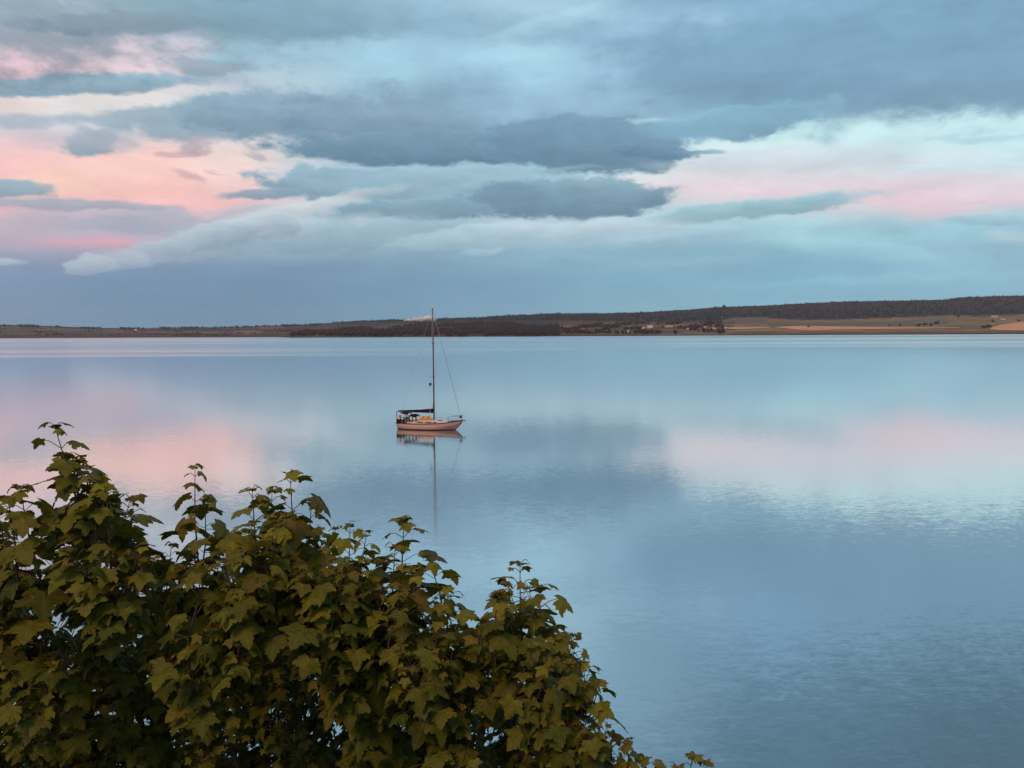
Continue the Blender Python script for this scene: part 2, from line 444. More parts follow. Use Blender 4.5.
class MB:
    """collects shapes into one mesh"""

    def __init__(self):
        self.v, self.f = [], []

    def add(self, verts, faces):
        b = len(self.v)
        self.v += [Vector(p) for p in verts]
        self.f += [tuple(b + i for i in q) for q in faces]

    def box(self, lo, hi):
        x0, y0, z0 = lo
        x1, y1, z1 = hi
        self.add([(x0, y0, z0), (x1, y0, z0), (x1, y1, z0), (x0, y1, z0), (x0, y0, z1), (x1, y0, z1), (x1, y1, z1), (x0, y1, z1)],
                 [(0, 3, 2, 1), (4, 5, 6, 7), (0, 1, 5, 4), (1, 2, 6, 5), (2, 3, 7, 6), (3, 0, 4, 7)])

    def tube(self, pts, radii, n=8, cap=True):
        pts = [Vector(p) for p in pts]
        if not isinstance(radii, (list, tuple)):
            radii = [radii] * len(pts)
        b = len(self.v)
        k = len(pts)
        for i, p in enumerate(pts):
            tdir = (pts[min(i + 1, k - 1)] - pts[max(i - 1, 0)])
            if tdir.length < 1e-9:
                tdir = Vector((0, 0, 1))
            tdir.normalize()
            up = Vector((0, 0, 1)) if abs(tdir.z) < 0.95 else Vector((1, 0, 0))
            s = tdir.cross(up).normalized()
            q = tdir.cross(s).normalized()
            for j in range(n):
                an = 2 * math.pi * j / n
                self.v.append(p + (s * math.cos(an) + q * math.sin(an)) * radii[i])
        for i in range(k - 1):
            for j in range(n):
                a0 = b + i * n + j
                a1 = b + i * n + (j + 1) % n
                self.f.append((a0, a1, a1 + n, a0 + n))
        if cap:
            self.f.append(tuple(b + j for j in range(n))[::-1])
            self.f.append(tuple(b + (k - 1) * n + j for j in range(n)))

    def loft(self, rings, closed=True, cap=True):
        b = len(self.v)
        n = len(rings[0])
        for r_ in rings:
            self.v += [Vector(p) for p in r_]
        for i in range(len(rings) - 1):
            for j in range(n if closed else n - 1):
                a0 = b + i * n + j
                a1 = b + i * n + (j + 1) % n
                self.f.append((a0, a1, a1 + n, a0 + n))
        if cap and closed:
            self.f.append(tuple(b + j for j in range(n))[::-1])
            self.f.append(tuple(b + (len(rings) - 1) * n + j for j in range(n)))

    def build(self, name, mat, parent=None, smooth=False):
        return mesh_obj(name, self.v, self.f, mat, parent, smooth)


def material(name, color, rough=0.6, spec=0.3, vary=0.0, scale=4.0, metal=0.0, stretch=(1, 1, 1)):
    m_ = bpy.data.materials.new(name)
    m_.use_nodes = True
    t = NT(m_.node_tree)
    p = m_.node_tree.nodes['Principled BSDF']
    p.inputs['Roughness'].default_value = rough
    p.inputs['Specular IOR Level'].default_value = spec
    p.inputs['Metallic'].default_value = metal
    c = lin(color)
    if vary > 0:
        tc = t.n('ShaderNodeTexCoord')
        mp = t.n('ShaderNodeMapping')
        mp.inputs['Scale'].default_value = stretch
        t.put(mp.inputs[0], tc.outputs['Object'])
        nv, _ = t.noise(mp.outputs[0], scale, 5, 0.6)
        f = t.rng(nv, 0.25, 0.75, kind='LINEAR')
        t.put(p.inputs['Base Color'], t.mix(f, tuple(x * (1 - vary) for x in c[:3]) + (1,), tuple(min(1, x * (1 + vary)) for x in c[:3]) + (1,)))
    else:
        p.inputs['Base Color'].default_value = c
    return m_


# ------------------------------------------------------------------ water
def make_water():
    m_ = bpy.data.materials.new("sea_water")
    m_.use_nodes = True
    t = NT(m_.node_tree)
    m_.node_tree.nodes.clear()
    out = t.n('ShaderNodeOutputMaterial')
    geo = t.n('ShaderNodeNewGeometry')
    x, y, z = t.sep(geo.outputs['Position'])
    # two sizes of ripple, crests lying roughly across the view
    n1, c1 = t.noise(t.xyz(t.m('MULTIPLY', x, 1.3), t.m('MULTIPLY', y, 3.6), 0.0), 1.0, 3.0, 0.55)
    n2, c2 = t.noise(t.xyz(t.m('MULTIPLY', x, 0.07), t.m('MULTIPLY', y, 0.16), 3.0), 1.0, 2.0, 0.5)
    n3, c3 = t.noise(t.xyz(t.m('MULTIPLY', x, 4.0), t.m('MULTIPLY', y, 10.0), 1.0), 1.0, 2.0, 0.55)
    # slow changes of the breeze over the surface
    ny, _ = t.noise(t.xyz(t.m('MULTIPLY', x, 0.0045), t.m('MULTIPLY', y, 0.016), 7.0), 1.0, 3.0, 0.5)
    # lanes of ruffled water near the far shore: long in x, placed by distance
    logy = t.m('LOGARITHM', t.m('MAXIMUM', y, 1.0), 10.0)
    wob, _ = t.noise(t.xyz(t.m('MULTIPLY', x, 0.0016), t.m('MULTIPLY', logy, 2.0), 0.0), 1.0, 3.0, 0.5)
    ly = t.m('ADD', logy, t.m('MULTIPLY', t.m('SUBTRACT', wob, 0.5), 0.10))
    lanes, _ = t.noise(t.xyz(t.m('MULTIPLY', x, 0.0006), t.m('MULTIPLY', logy, 17.0), 4.0), 1.0, 3.0, 0.6)
    side = t.rng(t.m('DIVIDE', x, t.m('MAXIMUM', y, 1.0)), -0.15, 0.30, 2.595, 2.70)
    far = t.m('MULTIPLY', t.rng(t.m('SUBTRACT', ly, side), 0.0, t.rng(t.m('DIVIDE', x, t.m('MAXIMUM', y, 1.0)), -0.3, 0.2, 0.03, 0.10)), t.rng(lanes, 0.40, 0.62, 0.30, 1.0))
    breeze = t.rng(ny, 0.35, 0.65, 0.7, 1.25)
    near = t.rng(y, 20.0, 80.0, 1.7, 0.9)
    amp = t.m('MULTIPLY', breeze, near)

    def slope(c, k):
        sx, sy, sz = t.sep(c)
        return t.m('MULTIPLY', t.m('SUBTRACT', sx, .5), k), t.m('MULTIPLY', t.m('SUBTRACT', sy, .5), k)
    s1 = slope(c1, 0.030)
    s2 = slope(c2, 0.003)
    s3 = slope(c3, 0.035)
    sx = t.m('ADD', t.m('ADD', s1[0], s2[0]), s3[0])
    sy = t.m('ADD', t.m('ADD', s1[1], s2[1]), s3[1])
    boost = t.m('ADD', amp, t.m('MULTIPLY', far, 10.0))
    sx = t.m('MULTIPLY', sx, t.m('MULTIPLY', boost, 0.55))
    sy = t.m('ADD', t.m('MULTIPLY', sy, boost), -0.015)      # of the small waves one sees mostly the faces turned this way
    nrm = t.n('ShaderNodeVectorMath', operation='NORMALIZE')
    t.put(nrm.inputs[0], t.xyz(sx, sy, 1.0))
    N = nrm.outputs[0]
    gl = t.n('ShaderNodeBsdfGlossy')
    gl.inputs['Color'].default_value = (0.995, 0.995, 1.0, 1)
    t.put(gl.inputs['Roughness'], t.m('ADD', 0.085, t.m('MULTIPLY', far, 0.12)))
    t.put(gl.inputs['Normal'], N)
    df = t.n('ShaderNodeBsdfDiffuse')
    df.inputs['Color'].default_value = (0.05, 0.13, 0.18, 1)
    dp = t.n('ShaderNodeVectorMath', operation='DOT_PRODUCT')
    t.put(dp.inputs[0], geo.outputs['Incoming'])
    t.put(dp.inputs[1], N)
    graz = t.m('SUBTRACT', 1.0, t.m('MAXIMUM', dp.outputs['Value'], 0.0))
    fres = t.m('MULTIPLY_ADD', t.m('POWER', graz, 3.0), 0.40, 0.60, clamp=True)
    mx = t.n('ShaderNodeMixShader')
    t.put(mx.inputs[0], fres)
    t.put(mx.inputs[1], df.outputs[0])
    t.put(mx.inputs[2], gl.outputs[0])
    t.put(out.inputs[0], mx.outputs[0])
    xs = [-9000, -3000, -300, 0, 300, 3000, 9000]
    ys = [12, 60, 400, 2000, 3600]
    v = [(a_, b_, 0) for b_ in ys for a_ in xs]
    f = []
    for j in range(len(ys) - 1):
        for i in range(len(xs) - 1):
            k = j * len(xs) + i
            f.append((k, k + 1, k + 1 + len(xs), k + len(xs)))
    tag(mesh_obj('water', v, f, m_), kind='structure')


make_water()


# ------------------------------------------------------------------ near bank under the window
def make_bank():
    v, f = [], []
    xs = [-80 + 4 * i for i in range(41)]
    ys = [-60 + 2 * i for i in range(41)]

    def hz(x, y):
        if y < -4:
            b = 6.2
        else:
            k = min(1.0, (y + 4) / 20.0)
            b = 6.2 - 6.9 * (k * k * (3 - 2 * k))
        return b + 0.25 * mnoise.noise(Vector((x * .15, y * .15, 0)))
    for y in ys:
        for x in xs:
            v.append((x, y, hz(x, y)))
    n = len(xs)
    for j in range(len(ys) - 1):
        for i in range(n - 1):
            k = j * n + i
            f.append((k, k + 1, k + 1 + n, k + n))
    tag(mesh_obj('ground', v, f, material('rough_grass', (0.045, 0.06, 0.025), 0.9, 0.1, 0.5, 0.8), smooth=True), kind='structure')
    return hz


bank_z = make_bank()


# ------------------------------------------------------------------ the far shore
def interp(tab, x):
    if x <= tab[0][0]:
        return tab[0][1]
    for (x0, y0), (x1, y1) in zip(tab, tab[1:]):
        if x <= x1:
            f = (x - x0) / (x1 - x0)
            return y0 + (y1 - y0) * f
    return tab[-1][1]


RIDGE = [(-700, 322), (-200, 323), (0, 325), (40, 326), (90, 328), (135, 328.6), (180, 328), (220, 327.5), (256, 326.5), (300, 325), (340, 322.5), (380, 320.5), (410, 320), (440, 319),
         (480, 318), (505, 316.0), (560, 313.8), (600, 313.8), (650, 312.4), (690, 310), (720, 307.2), (760, 306.2), (800, 304), (850, 301.6), (900, 301), (945, 300.0),
         (958, 297.8), (990, 296.6), (1024, 296), (1200, 292), (1700, 296)]
Y_RIDGE = 5600.0


def shore_Y(px):
    k = min(1, max(0, (px - 270) / 26.0))
    k = k * k * (3 - 2 * k)
    return 3050 + (2450 - 3050) * k + 60 * mnoise.noise(Vector((px * 0.02, 0, 0)))


def land(px, s):
    Y0 = shore_Y(px)
    Y = Y0 + (Y_RIDGE - Y0) * s
    zr = at(px, interp(RIDGE, px), Y_RIDGE).z
    if s <= 1:
        hh = 0.42 * s + 0.58 * s ** 2.2
        z = zr * hh
        z += 3.0 * min(1, max(0, s) / 0.012) - 0.6       # low bank behind the beach
        z += (3.5 * mnoise.noise(Vector((px * .02, s * 7, 1))) + 2.0 * mnoise.noise(Vector((px * .07, s * 20, 5)))) * min(1, max(0, s) * 8) * (1 - s * .5)
    else:
        z = zr * max(-0.1, 1 - (s - 1) * 1.2)
    d = pdir(px, 320)
    return Vector((d.x / d.y * Y, Y, z))


def drop(px, py):
    """the point of the far land that shows at this place in the photograph"""
    lo, hi = 0.0, 1.0
    for _ in range(30):
        m_ = (lo + hi) / 2
        if proj(land(px, m_))[1] > py:
            lo = m_
        else:
            hi = m_
    return land(px, lo), lo


FOREST_LOW = [(540, 320), (600, 321.5), (650, 322), (720, 321.5), (740, 317.5), (765, 318), (800, 319.5), (850, 319), (900, 317), (950, 315), (985, 315.5), (1024, 314), (1500, 313)]


def land_color(px, s, p):
    py = proj(p)[1]
    n = mnoise.noise(Vector((px * .05, py * .6, 0)))
    n2 = mnoise.noise(Vector((px * .012, py * .45, 9)))
    if s < 0.01:
        return (0.055, 0.042, 0.036)          # wet stones and weed
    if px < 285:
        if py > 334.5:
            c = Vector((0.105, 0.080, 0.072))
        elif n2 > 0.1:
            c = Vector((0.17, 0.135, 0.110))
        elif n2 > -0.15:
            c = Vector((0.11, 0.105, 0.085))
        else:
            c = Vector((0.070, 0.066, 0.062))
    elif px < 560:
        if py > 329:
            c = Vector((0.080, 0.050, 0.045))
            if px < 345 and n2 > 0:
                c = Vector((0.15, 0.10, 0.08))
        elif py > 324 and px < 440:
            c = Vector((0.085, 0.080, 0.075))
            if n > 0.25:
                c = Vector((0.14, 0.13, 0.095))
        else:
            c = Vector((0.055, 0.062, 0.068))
    else:
        low = interp(FOREST_LOW, px)
        if py < low + 0.5:
            c = Vector((0.05, 0.05, 0.055))
        elif px < 735:
            c = Vector((0.10, 0.075, 0.06))
            if n2 > 0.15:
                c = Vector((0.16, 0.14, 0.10))
        elif py > 332.2 - (px - 735) * .0048:
            c = Vector((0.13, 0.105, 0.070))
        else:
            c = Vector((0.19, 0.165, 0.115))
            if n2 > 0.2:
                c = Vector((0.22, 0.155, 0.11))
            elif n2 < -0.25:
                c = Vector((0.135, 0.13, 0.085))
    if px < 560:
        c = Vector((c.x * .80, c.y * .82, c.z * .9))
    return (c.x * 1.22 * (1 + 0.25 * n), c.y * 1.0 * (1 + 0.25 * n), c.z * .92 * (1 + 0.25 * n))


def make_land():
    pxs = [-700 + 40 * i for i in range(17)] + [-20 + 2 * i for i in range(532)] + [1044 + 40 * i for i in range(17)]
    ss = [-0.02, 0.0, 0.004, 0.008, 0.014, 0.022] + [0.03 + 0.97 * (i / 44.0) ** 1.25 for i in range(45)] + [1.06, 1.2, 1.6, 2.4]
    v, f, c = [], [], []
    for s in ss:
        for px in pxs:
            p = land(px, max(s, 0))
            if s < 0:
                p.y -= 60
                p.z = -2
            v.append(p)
            c.append(land_color(px, s, p))
    n = len(pxs)
    for j in range(len(ss) - 1):
        for i in range(n - 1):
            k = j * n + i
            f.append((k, k + 1, k + 1 + n, k + n))
    m_ = bpy.data.materials.new('far_land')
    m_.use_nodes = True
    t = NT(m_.node_tree)
    p = m_.node_tree.nodes['Principled BSDF']
    p.inputs['Roughness'].default_value = 0.95
    p.inputs['Specular IOR Level'].default_value = 0.05
    at_ = t.n('ShaderNodeAttribute', attribute_name='Col')
    geo = t.n('ShaderNodeNewGeometry')
    nv, _ = t.noise(geo.outputs['Position'], 0.012, 6, 0.65)
    k = t.rng(nv, .3, .7, .75, 1.25, 'LINEAR')
    t.put(p.inputs['Base Color'], t.mix(1.0, at_.outputs[0], t.xyz(k, k, k), 'MULTIPLY'))
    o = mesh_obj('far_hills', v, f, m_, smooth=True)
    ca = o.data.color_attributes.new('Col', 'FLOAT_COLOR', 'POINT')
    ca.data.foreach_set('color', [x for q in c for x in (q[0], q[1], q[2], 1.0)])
    tag(o, kind='structure')


make_land()


def make_field(name, outline_top, outline_bottom, mat):
    """a field sheet lying on the far land between two picture curves"""
    xs0, xs1 = outline_top[0][0], outline_top[-1][0]
    v, f = [], []
    N, M = max(8, int((xs1 - xs0) / 2)), 5
    for i in range(N + 1):
        px = xs0 + (xs1 - xs0) * i / N
        yt, yb = interp(outline_top, px), interp(outline_bottom, px)
        s0, s1 = drop(px, yb)[1], drop(px, yt)[1]
        for j in range(M + 1):
            p = land(px, s0 + (s1 - s0) * j / M)
            p.z += 1.2
            v.append(p)
    for i in range(N):
        for j in range(M):
            k = i * (M + 1) + j
            f.append((k, k + M + 1, k + M + 2, k + 1))
    return tag(mesh_obj(name, v, f, mat, smooth=True), kind='structure')


stubble = material('stubble', (0.70, 0.33, 0.20), .95, .05, .15, .01)
stubble_pale = material('pale_stubble', (0.58, 0.32, 0.20), .95, .05, .15, .01)
grass_field = material('grass_field', (0.27, 0.22, 0.09), .95, .05, .2, .01)
plough = material('plough_field', (0.15, 0.14, 0.105), .95, .05, .2, .01)
make_field('stubble_field', [(776, 327.2), (800, 326.0), (850, 327.0), (905, 327.6), (960, 327.7)], [(776, 327.5), (800, 330.2), (815, 330.8), (840, 329.6), (905, 329.0), (960, 328.3)], stubble)
make_field('stubble_field', [(990, 328.6), (1000, 325.2), (1024, 321.8), (1090, 320)], [(990, 329.4), (1000, 330.6), (1024, 330.8), (1090, 331)], stubble)
make_field('stubble_field', [(722, 328.4), (735, 326.9), (770, 327.2)], [(722, 328.8), (740, 329.6), (770, 328.0)], stubble_pale)
make_field('grass_field', [(700, 331.2), (740, 330.2), (775, 328.8)], [(700, 332.2), (740, 332.2), (775, 331.6)], grass_field)
make_field('grass_field', [(768, 324.2), (830, 322.4), (900, 321), (948, 318.4)], [(768, 326), (830, 325.2), (900, 325.4), (948, 324.2)], plough)
make_field('grass_field', [(722, 318.6), (745, 317.6), (768, 317.6)], [(722, 321), (745, 322.5), (768, 321.5)], plough)
make_field('stubble_field', [(310, 333.2), (322, 332.6), (345, 333.2)], [(310, 334.4), (322, 335), (345, 334.2)], stubble_pale)
make_field('stubble_field', [(232, 331.2), (244, 330.4), (262, 331.0)], [(232, 334.4), (244, 334.8), (262, 334)], material('tan_field', (0.22, 0.15, 0.105), .95, .05, .2, .01))


# ------------------------------------------------------------------ far woods: one mass each
def foliage_far(name, base, vary=0.35):
    return material(name, base, 0.95, 0.05, vary, 0.03)


far_conifer = foliage_far('far_conifer', (0.028, 0.034, 0.044), .55)
far_broad = foliage_far('far_broadleaf', (0.044, 0.029, 0.028), .5)
far_tree_mat = foliage_far('far_tree_leaves', (0.050, 0.042, 0.028))
bark = material('bark', (0.09, 0.065, 0.045), .9, .1, .4, 9, stretch=(4, 4, .7))


def lump(mb, c, rx, rz, rnd, n=6, rings=3, rough=.3):
    """an uneven small crown"""
    b = len(mb.v)
    mb.v.append(c + Vector((0, 0, -rz)))
    for i in range(1, rings + 1):
        ph = -math.pi / 2 + math.pi * i / (rings + 1)
        for j in range(n):
            an = 2 * math.pi * (j + .5 * (i % 2)) / n
            r_ = 1 + rnd.uniform(-rough, rough)
            mb.v.append(c + Vector((math.cos(an) * math.cos(ph) * rx * r_, math.sin(an) * math.cos(ph) * rx * r_, math.sin(ph) * rz * r_)))
    mb.v.append(c + Vector((0, 0, rz * (1 + rnd.uniform(-rough, rough)))))
    top = len(mb.v) - 1
    for j in range(n):
        mb.f.append((b, b + 1 + (j + 1) % n, b + 1 + j))
        k = b + 1 + (rings - 1) * n
        mb.f.append((top, k + j, k + (j + 1) % n))
    for i in range(rings - 1):
        for j in range(n):
            a0 = b + 1 + i * n + j
            a1 = b + 1 + i * n + (j + 1) % n
            mb.f.append((a0, a1, a1 + n, a0 + n))


def forest(name, label, mat, count, x0, x1, inside, hmin, hmax, conic, seed, cat='woodland'):
    rnd = random.Random(seed)
    mb = MB()
    made = tries = 0
    while made < count and tries < count * 12:
        tries += 1
        px = rnd.uniform(x0, x1)
        s = rnd.uniform(0.0, 1.0)
        p = land(px, s)
        if not inside(px, proj(p)[1], s, rnd):
            continue
        made += 1
        h = rnd.uniform(hmin, hmax) * (1 + .25 * mnoise.noise(Vector((px * .09, s * 9, 6))))
        r_ = h * (0.27 if conic else 0.42) * rnd.uniform(.8, 1.25)
        if conic and rnd.random() < .2:
            b = len(mb.v)
            n = 5
            for i, (zz, k) in enumerate(((0.05, 1.0), (0.55, 0.62))):
                for j in range(n):
                    an = 2 * math.pi * (j + rnd.random() * .5) / n
                    mb.v.append(p + Vector((math.cos(an) * r_ * k, math.sin(an) * r_ * k, h * zz)))
            mb.v.append(p + Vector((0, 0, h)))
            for j in range(n):
                mb.f.append((b + j, b + (j + 1) % n, b + n + (j + 1) % n, b + n + j))
                mb.f.append((b + n + j, b + n + (j + 1) % n, b + 2 * n))
        else:
            lump(mb, p + Vector((0, 0, h * .5)), r_, h * .52, rnd, 6, 2, .35)
    o = mb.build(name, mat)
    return tag(o, label, cat, kind='stuff')


def in_right(px, py, s, rnd):
    return py < interp(FOREST_LOW, px) - 0.4 + 0.8 * mnoise.noise(Vector((px * .06, 3, 0))) and s > .2


def in_centre(px, py, s, rnd):
    if px < 560:
        g_ = mnoise.noise(Vector((px * .03, s * 9, 2)))
        top = interp([(290, 333), (330, 331), (345, 328.5), (400, 327), (420, 323), (470, 323.5), (480, 322.5), (510, 323), (530, 327), (560, 327)], px)
        return py > top and py < 336.0 and g_ > -0.28
    top = interp([(560, 326), (600, 324), (650, 322.5), (700, 323.5), (722, 322.5), (724, 330)], px)
    g_ = mnoise.noise(Vector((px * .05, py * .5, 2)))
    return py > top and py < 334.0 and g_ > 0.02 and not (620 < px < 690 and 325 < py < 333 and g_ < .35)


def in_mid_ridge(px, py, s, rnd):
    return (px > 330 and s > .55 and py < interp([(330, 323), (400, 321.5), (470, 321), (560, 320)], px)) or (px < 330 and s > .85 and mnoise.noise(Vector((px * .05, 0, 4))) + .5 * mnoise.noise(Vector((px * .31, 2, 4))) + rnd.uniform(-.3, .2) > 0.0)


def in_left(px, py, s, rnd):
    return mnoise.noise(Vector((px * .03, py * .7, 8))) > 0.17 and py < 336.0


forest('forest', 'long dark conifer forest covering the ridge above the fields on the right', far_conifer, 13000, 545, 1500, in_right, 6, 10, True, 1)
forest('forest', 'blue grey wooded ridge behind the yacht mast in the middle', foliage_far('mid_ridge_conifer', (0.034, 0.044, 0.058), .5), 3000, -100, 560, in_mid_ridge, 5, 11, True, 2)
forest('wood', 'dark red brown wood along the far waterline behind the yacht', far_broad, 3200, 290, 724, in_centre, 8, 14, False, 3)
forest('scrub', 'low brown scrub and hedges on the flat far shore at left', foliage_far('scrub_leaves', (0.070, 0.058, 0.052)), 900, -300, 290, in_left, 4, 8, False, 4, 'scrub')


# ------------------------------------------------------------------ single far trees
def far_tree(px, py, h, wide, label, seed, group=None, sink=0.0):
    rnd = random.Random(seed)
    p, s = drop(px, py)
    root = empty('broadleaf_tree', p)
    tag(root, label, 'tree', group)
    tk = MB()
    tk.tube([(0, 0, -1), (0, 0, h * .3), (h * .02, 0, h * .6)], [h * .045, h * .032, h * .015], 7)
    tk.build('trunk', bark, root)
    cr = MB()
    for i in range(11):
        an = rnd.uniform(0, 2 * math.pi)
        rr = wide * .5 * math.sqrt(rnd.random()) * .75
        zc = h * rnd.uniform(.36, .8)
        k = 1 - .5 * abs(zc / h - .5)
        lump(cr, Vector((math.cos(an) * rr * k, math.sin(an) * rr * k, zc)), wide * rnd.uniform(.17, .27), h * rnd.uniform(.11, .2), rnd, 7, 3, .35)
    cr.build('crown', far_tree_mat, root)
    return root


far_tree(138.5, 329.2, 17, 13, 'lone dark round tree beside the white farmhouse on the far left skyline', 11)
far_tree(715, 309.0, 20, 18, 'left one of two taller trees breaking the forest skyline', 12)
far_tree(724, 308.0, 24, 20, 'right one of two taller trees breaking the forest skyline', 13)
for i, (px, py, h, w) in enumerate([(919, 327.2, 15, 17), (925, 327, 17, 20), (931, 326.8, 16, 18), (937, 325, 18, 20)]):
    far_tree(px, py, h, w, ['leftmost dark tree of the clump in the middle of the tan field', 'second dark tree from the left in the clump on the tan field',
                            'third dark tree from the left in the clump on the tan field', 'tallest dark tree at the right end of the clump on the tan field'][i], 20 + i, 'tree clump on the tan field')
far_tree(889.5, 326.4, 9, 9, 'small round tree on the tan field, left of its neighbour', 31)
far_tree(900, 326.2, 11, 11, 'small round tree on the tan field nearer to the clump', 32)
far_tree(984, 329.2, 15, 17, 'bushy dark tree at the left edge of the orange stubble field', 33)
far_tree(989, 328.7, 17, 18, 'fuller dark tree touching the left edge of the orange stubble field', 34)
far_tree(993, 322.6, 14, 14, 'dark tree beside the pale farm buildings above the orange field', 35)
far_tree(1019, 322.0, 12, 12, 'dark tree on the upper edge of the orange field at far right', 36)
far_tree(958, 318.2, 13, 15, 'dark tree standing against the foot of the forest on the right', 37)
far_tree(809, 327.4, 7, 18, 'low dark bush on the near edge of the long peach stubble field', 38)
far_tree(718, 331.5, 12, 14, 'dark tree at the right end of the red roofed village', 39)
far_tree(690, 327.5, 14, 16, 'dark tree behind the left end of the red roofed village', 40)
far_tree(705, 326, 13, 15, 'dark tree behind the middle of the red roofed village', 41)
far_tree(663, 328.5, 12, 13, 'dark tree just right of the long white farmhouse', 42)

# ------------------------------------------------------------------ far houses
wall_white = material('white_render', (0.78, 0.70, 0.64), .9, .1, .06, .5)
wall_grey = material('grey_stone', (0.42, 0.38, 0.35), .9, .1, .15, .7)
wall_red = material('red_stone', (0.50, 0.23, 0.15), .9, .1, .15, .7)
roof_slate = material('slate_roof', (0.11, 0.105, 0.11), .7, .3, .2, 2)
roof_red = material('red_tile_roof', (0.36, 0.13, 0.08), .8, .2, .2, 2)
roof_pale = material('pale_sheet_roof', (0.55, 0.47, 0.43), .7, .3, .1, 2)
glass_dark = material('window_glass', (0.03, 0.035, 0.04), .15, .5)


def far_house(px, py, L, D, H, roofh, wall, roof, label, rz=0.0, group=None, chim=True):
    p, s = drop(px, py)
    root = empty('farmhouse' if H > 4.5 else 'cottage', p, rz)
    tag(root, label, 'house', group)
    w = MB()
    w.add([(-L / 2, -D / 2, -2), (L / 2, -D / 2, -2), (L / 2, D / 2, -2), (-L / 2, D / 2, -2), (-L / 2, -D / 2, H), (L / 2, -D / 2, H), (L / 2, D / 2, H), (-L / 2, D / 2, H),
           (-L / 2, 0, H + roofh), (L / 2, 0, H + roofh)],
          [(0, 1, 5, 4), (1, 2, 6, 9, 5), (2, 3, 7, 6), (3, 0, 4, 8, 7)])
    w.build('wall', wall, root)
    r_ = MB()
    o_ = .5
    k = roofh / (D / 2)
    for sg in (-1, 1):
        y0, z0 = sg * (D / 2 + o_), H - o_ * k
        q = [(-L / 2 - .3, y0, z0 + .05), (L / 2 + .3, y0, z0 + .05), (L / 2 + .3, 0, H + roofh + .05), (-L / 2 - .3, 0, H + roofh + .05)]
        q2 = [(a_, b_, c_ + .3) for a_, b_, c_ in q]
        r_.add(q + q2, [(0, 1, 2, 3), (7, 6, 5, 4), (0, 4, 5, 1), (1, 5, 6, 2), (2, 6, 7, 3), (3, 7, 4, 0)])
    rf = r_.build('roof', roof, root)
    if chim:
        for sg in (-1, 1):
            c_ = MB()
            c_.box((sg * (L / 2 - 1) - .5, -.45, H + roofh - .6), (sg * (L / 2 - 1) + .5, .45, H + roofh + 1.5))
            c_.build('chimney', wall_grey, rf)
    nw = max(2, int(L / 4))
    for i in range(nw):
        x = -L / 2 + L * (i + .5) / nw
        b_ = MB()
        b_.box((x - .55, -D / 2 - .06, H * .38), (x + .55, -D / 2 + .02, H * .38 + 1.4))
        b_.build('window', glass_dark, root)


far_house(135.5, 330.4, 16, 8, 5.5, 3, wall_white, roof_pale, 'white farmhouse beside the lone dark tree on the far left shore')
far_house(313, 334.0, 15, 8, 4, 2.5, wall_white, roof_red, 'pale pink cottage on the low point at centre left, left of its longer neighbour')
far_house(321, 333.6, 22, 9, 4, 2.5, wall_white, roof_pale, 'longer pale house on the low point at centre left')
far_house(628.5, 331.8, 11, 8, 5, 3, wall_white, roof_slate, 'small white house low on the shore left of the long white farmhouse')
far_house(635, 331.0, 13, 8, 4.2, 2.6, wall_grey, roof_slate, 'grey stone cottage low on the shore right of the small white house')
far_house(650, 328.0, 22, 9, 6.5, 5, wall_white, roof_pale, 'tall white gabled farmhouse in the trees right of the yacht', .15)
far_house(643, 328.6, 17, 8, 4, 2.5, wall_white, roof_pale, 'low pale outbuilding touching the white gabled farmhouse on its left')
far_house(669, 327.4, 32, 10, 4.5, 2.5, wall_grey, roof_pale, 'long low grey barn between the gabled farmhouse and the red village')
for i, (px, py, L) in enumerate([(688, 330.2, 10), (695, 329.2, 12), (700, 330.6, 9), (705, 328.4, 11), (709, 330.4, 10), (714, 329.0, 12), (720, 330.6, 10), (726, 329.2, 11)]):
    far_house(px, py, L, 8, 5, 3, [wall_red, wall_white, wall_red, wall_red][i % 4], [roof_pale, roof_red, roof_red, roof_pale][i % 4],
              ['red walled house at the left end of the village', 'white walled red roofed house, second from the left in the village', 'low red roofed house in front of the village, nearer its left end',
               'red walled pale roofed house set back in the village middle', 'red house with pale roof in front of the village middle', 'white house with red roof right of the village middle',
               'low red roofed house in front at the right of the village', 'last house at the right end of the village, red with pale roof'][i],
              [0.1, -.2, .3, 0, -.1, .2, 0, -.3][i], 'village houses on the far shore')
far_house(994, 317.6, 30, 12, 6, 3, wall_grey, roof_pale, 'wide pale farm building at the forest foot on the right')
far_house(1003, 319.6, 16, 9, 5, 3, wall_white, roof_slate, 'small white house right of the wide farm building under the forest')


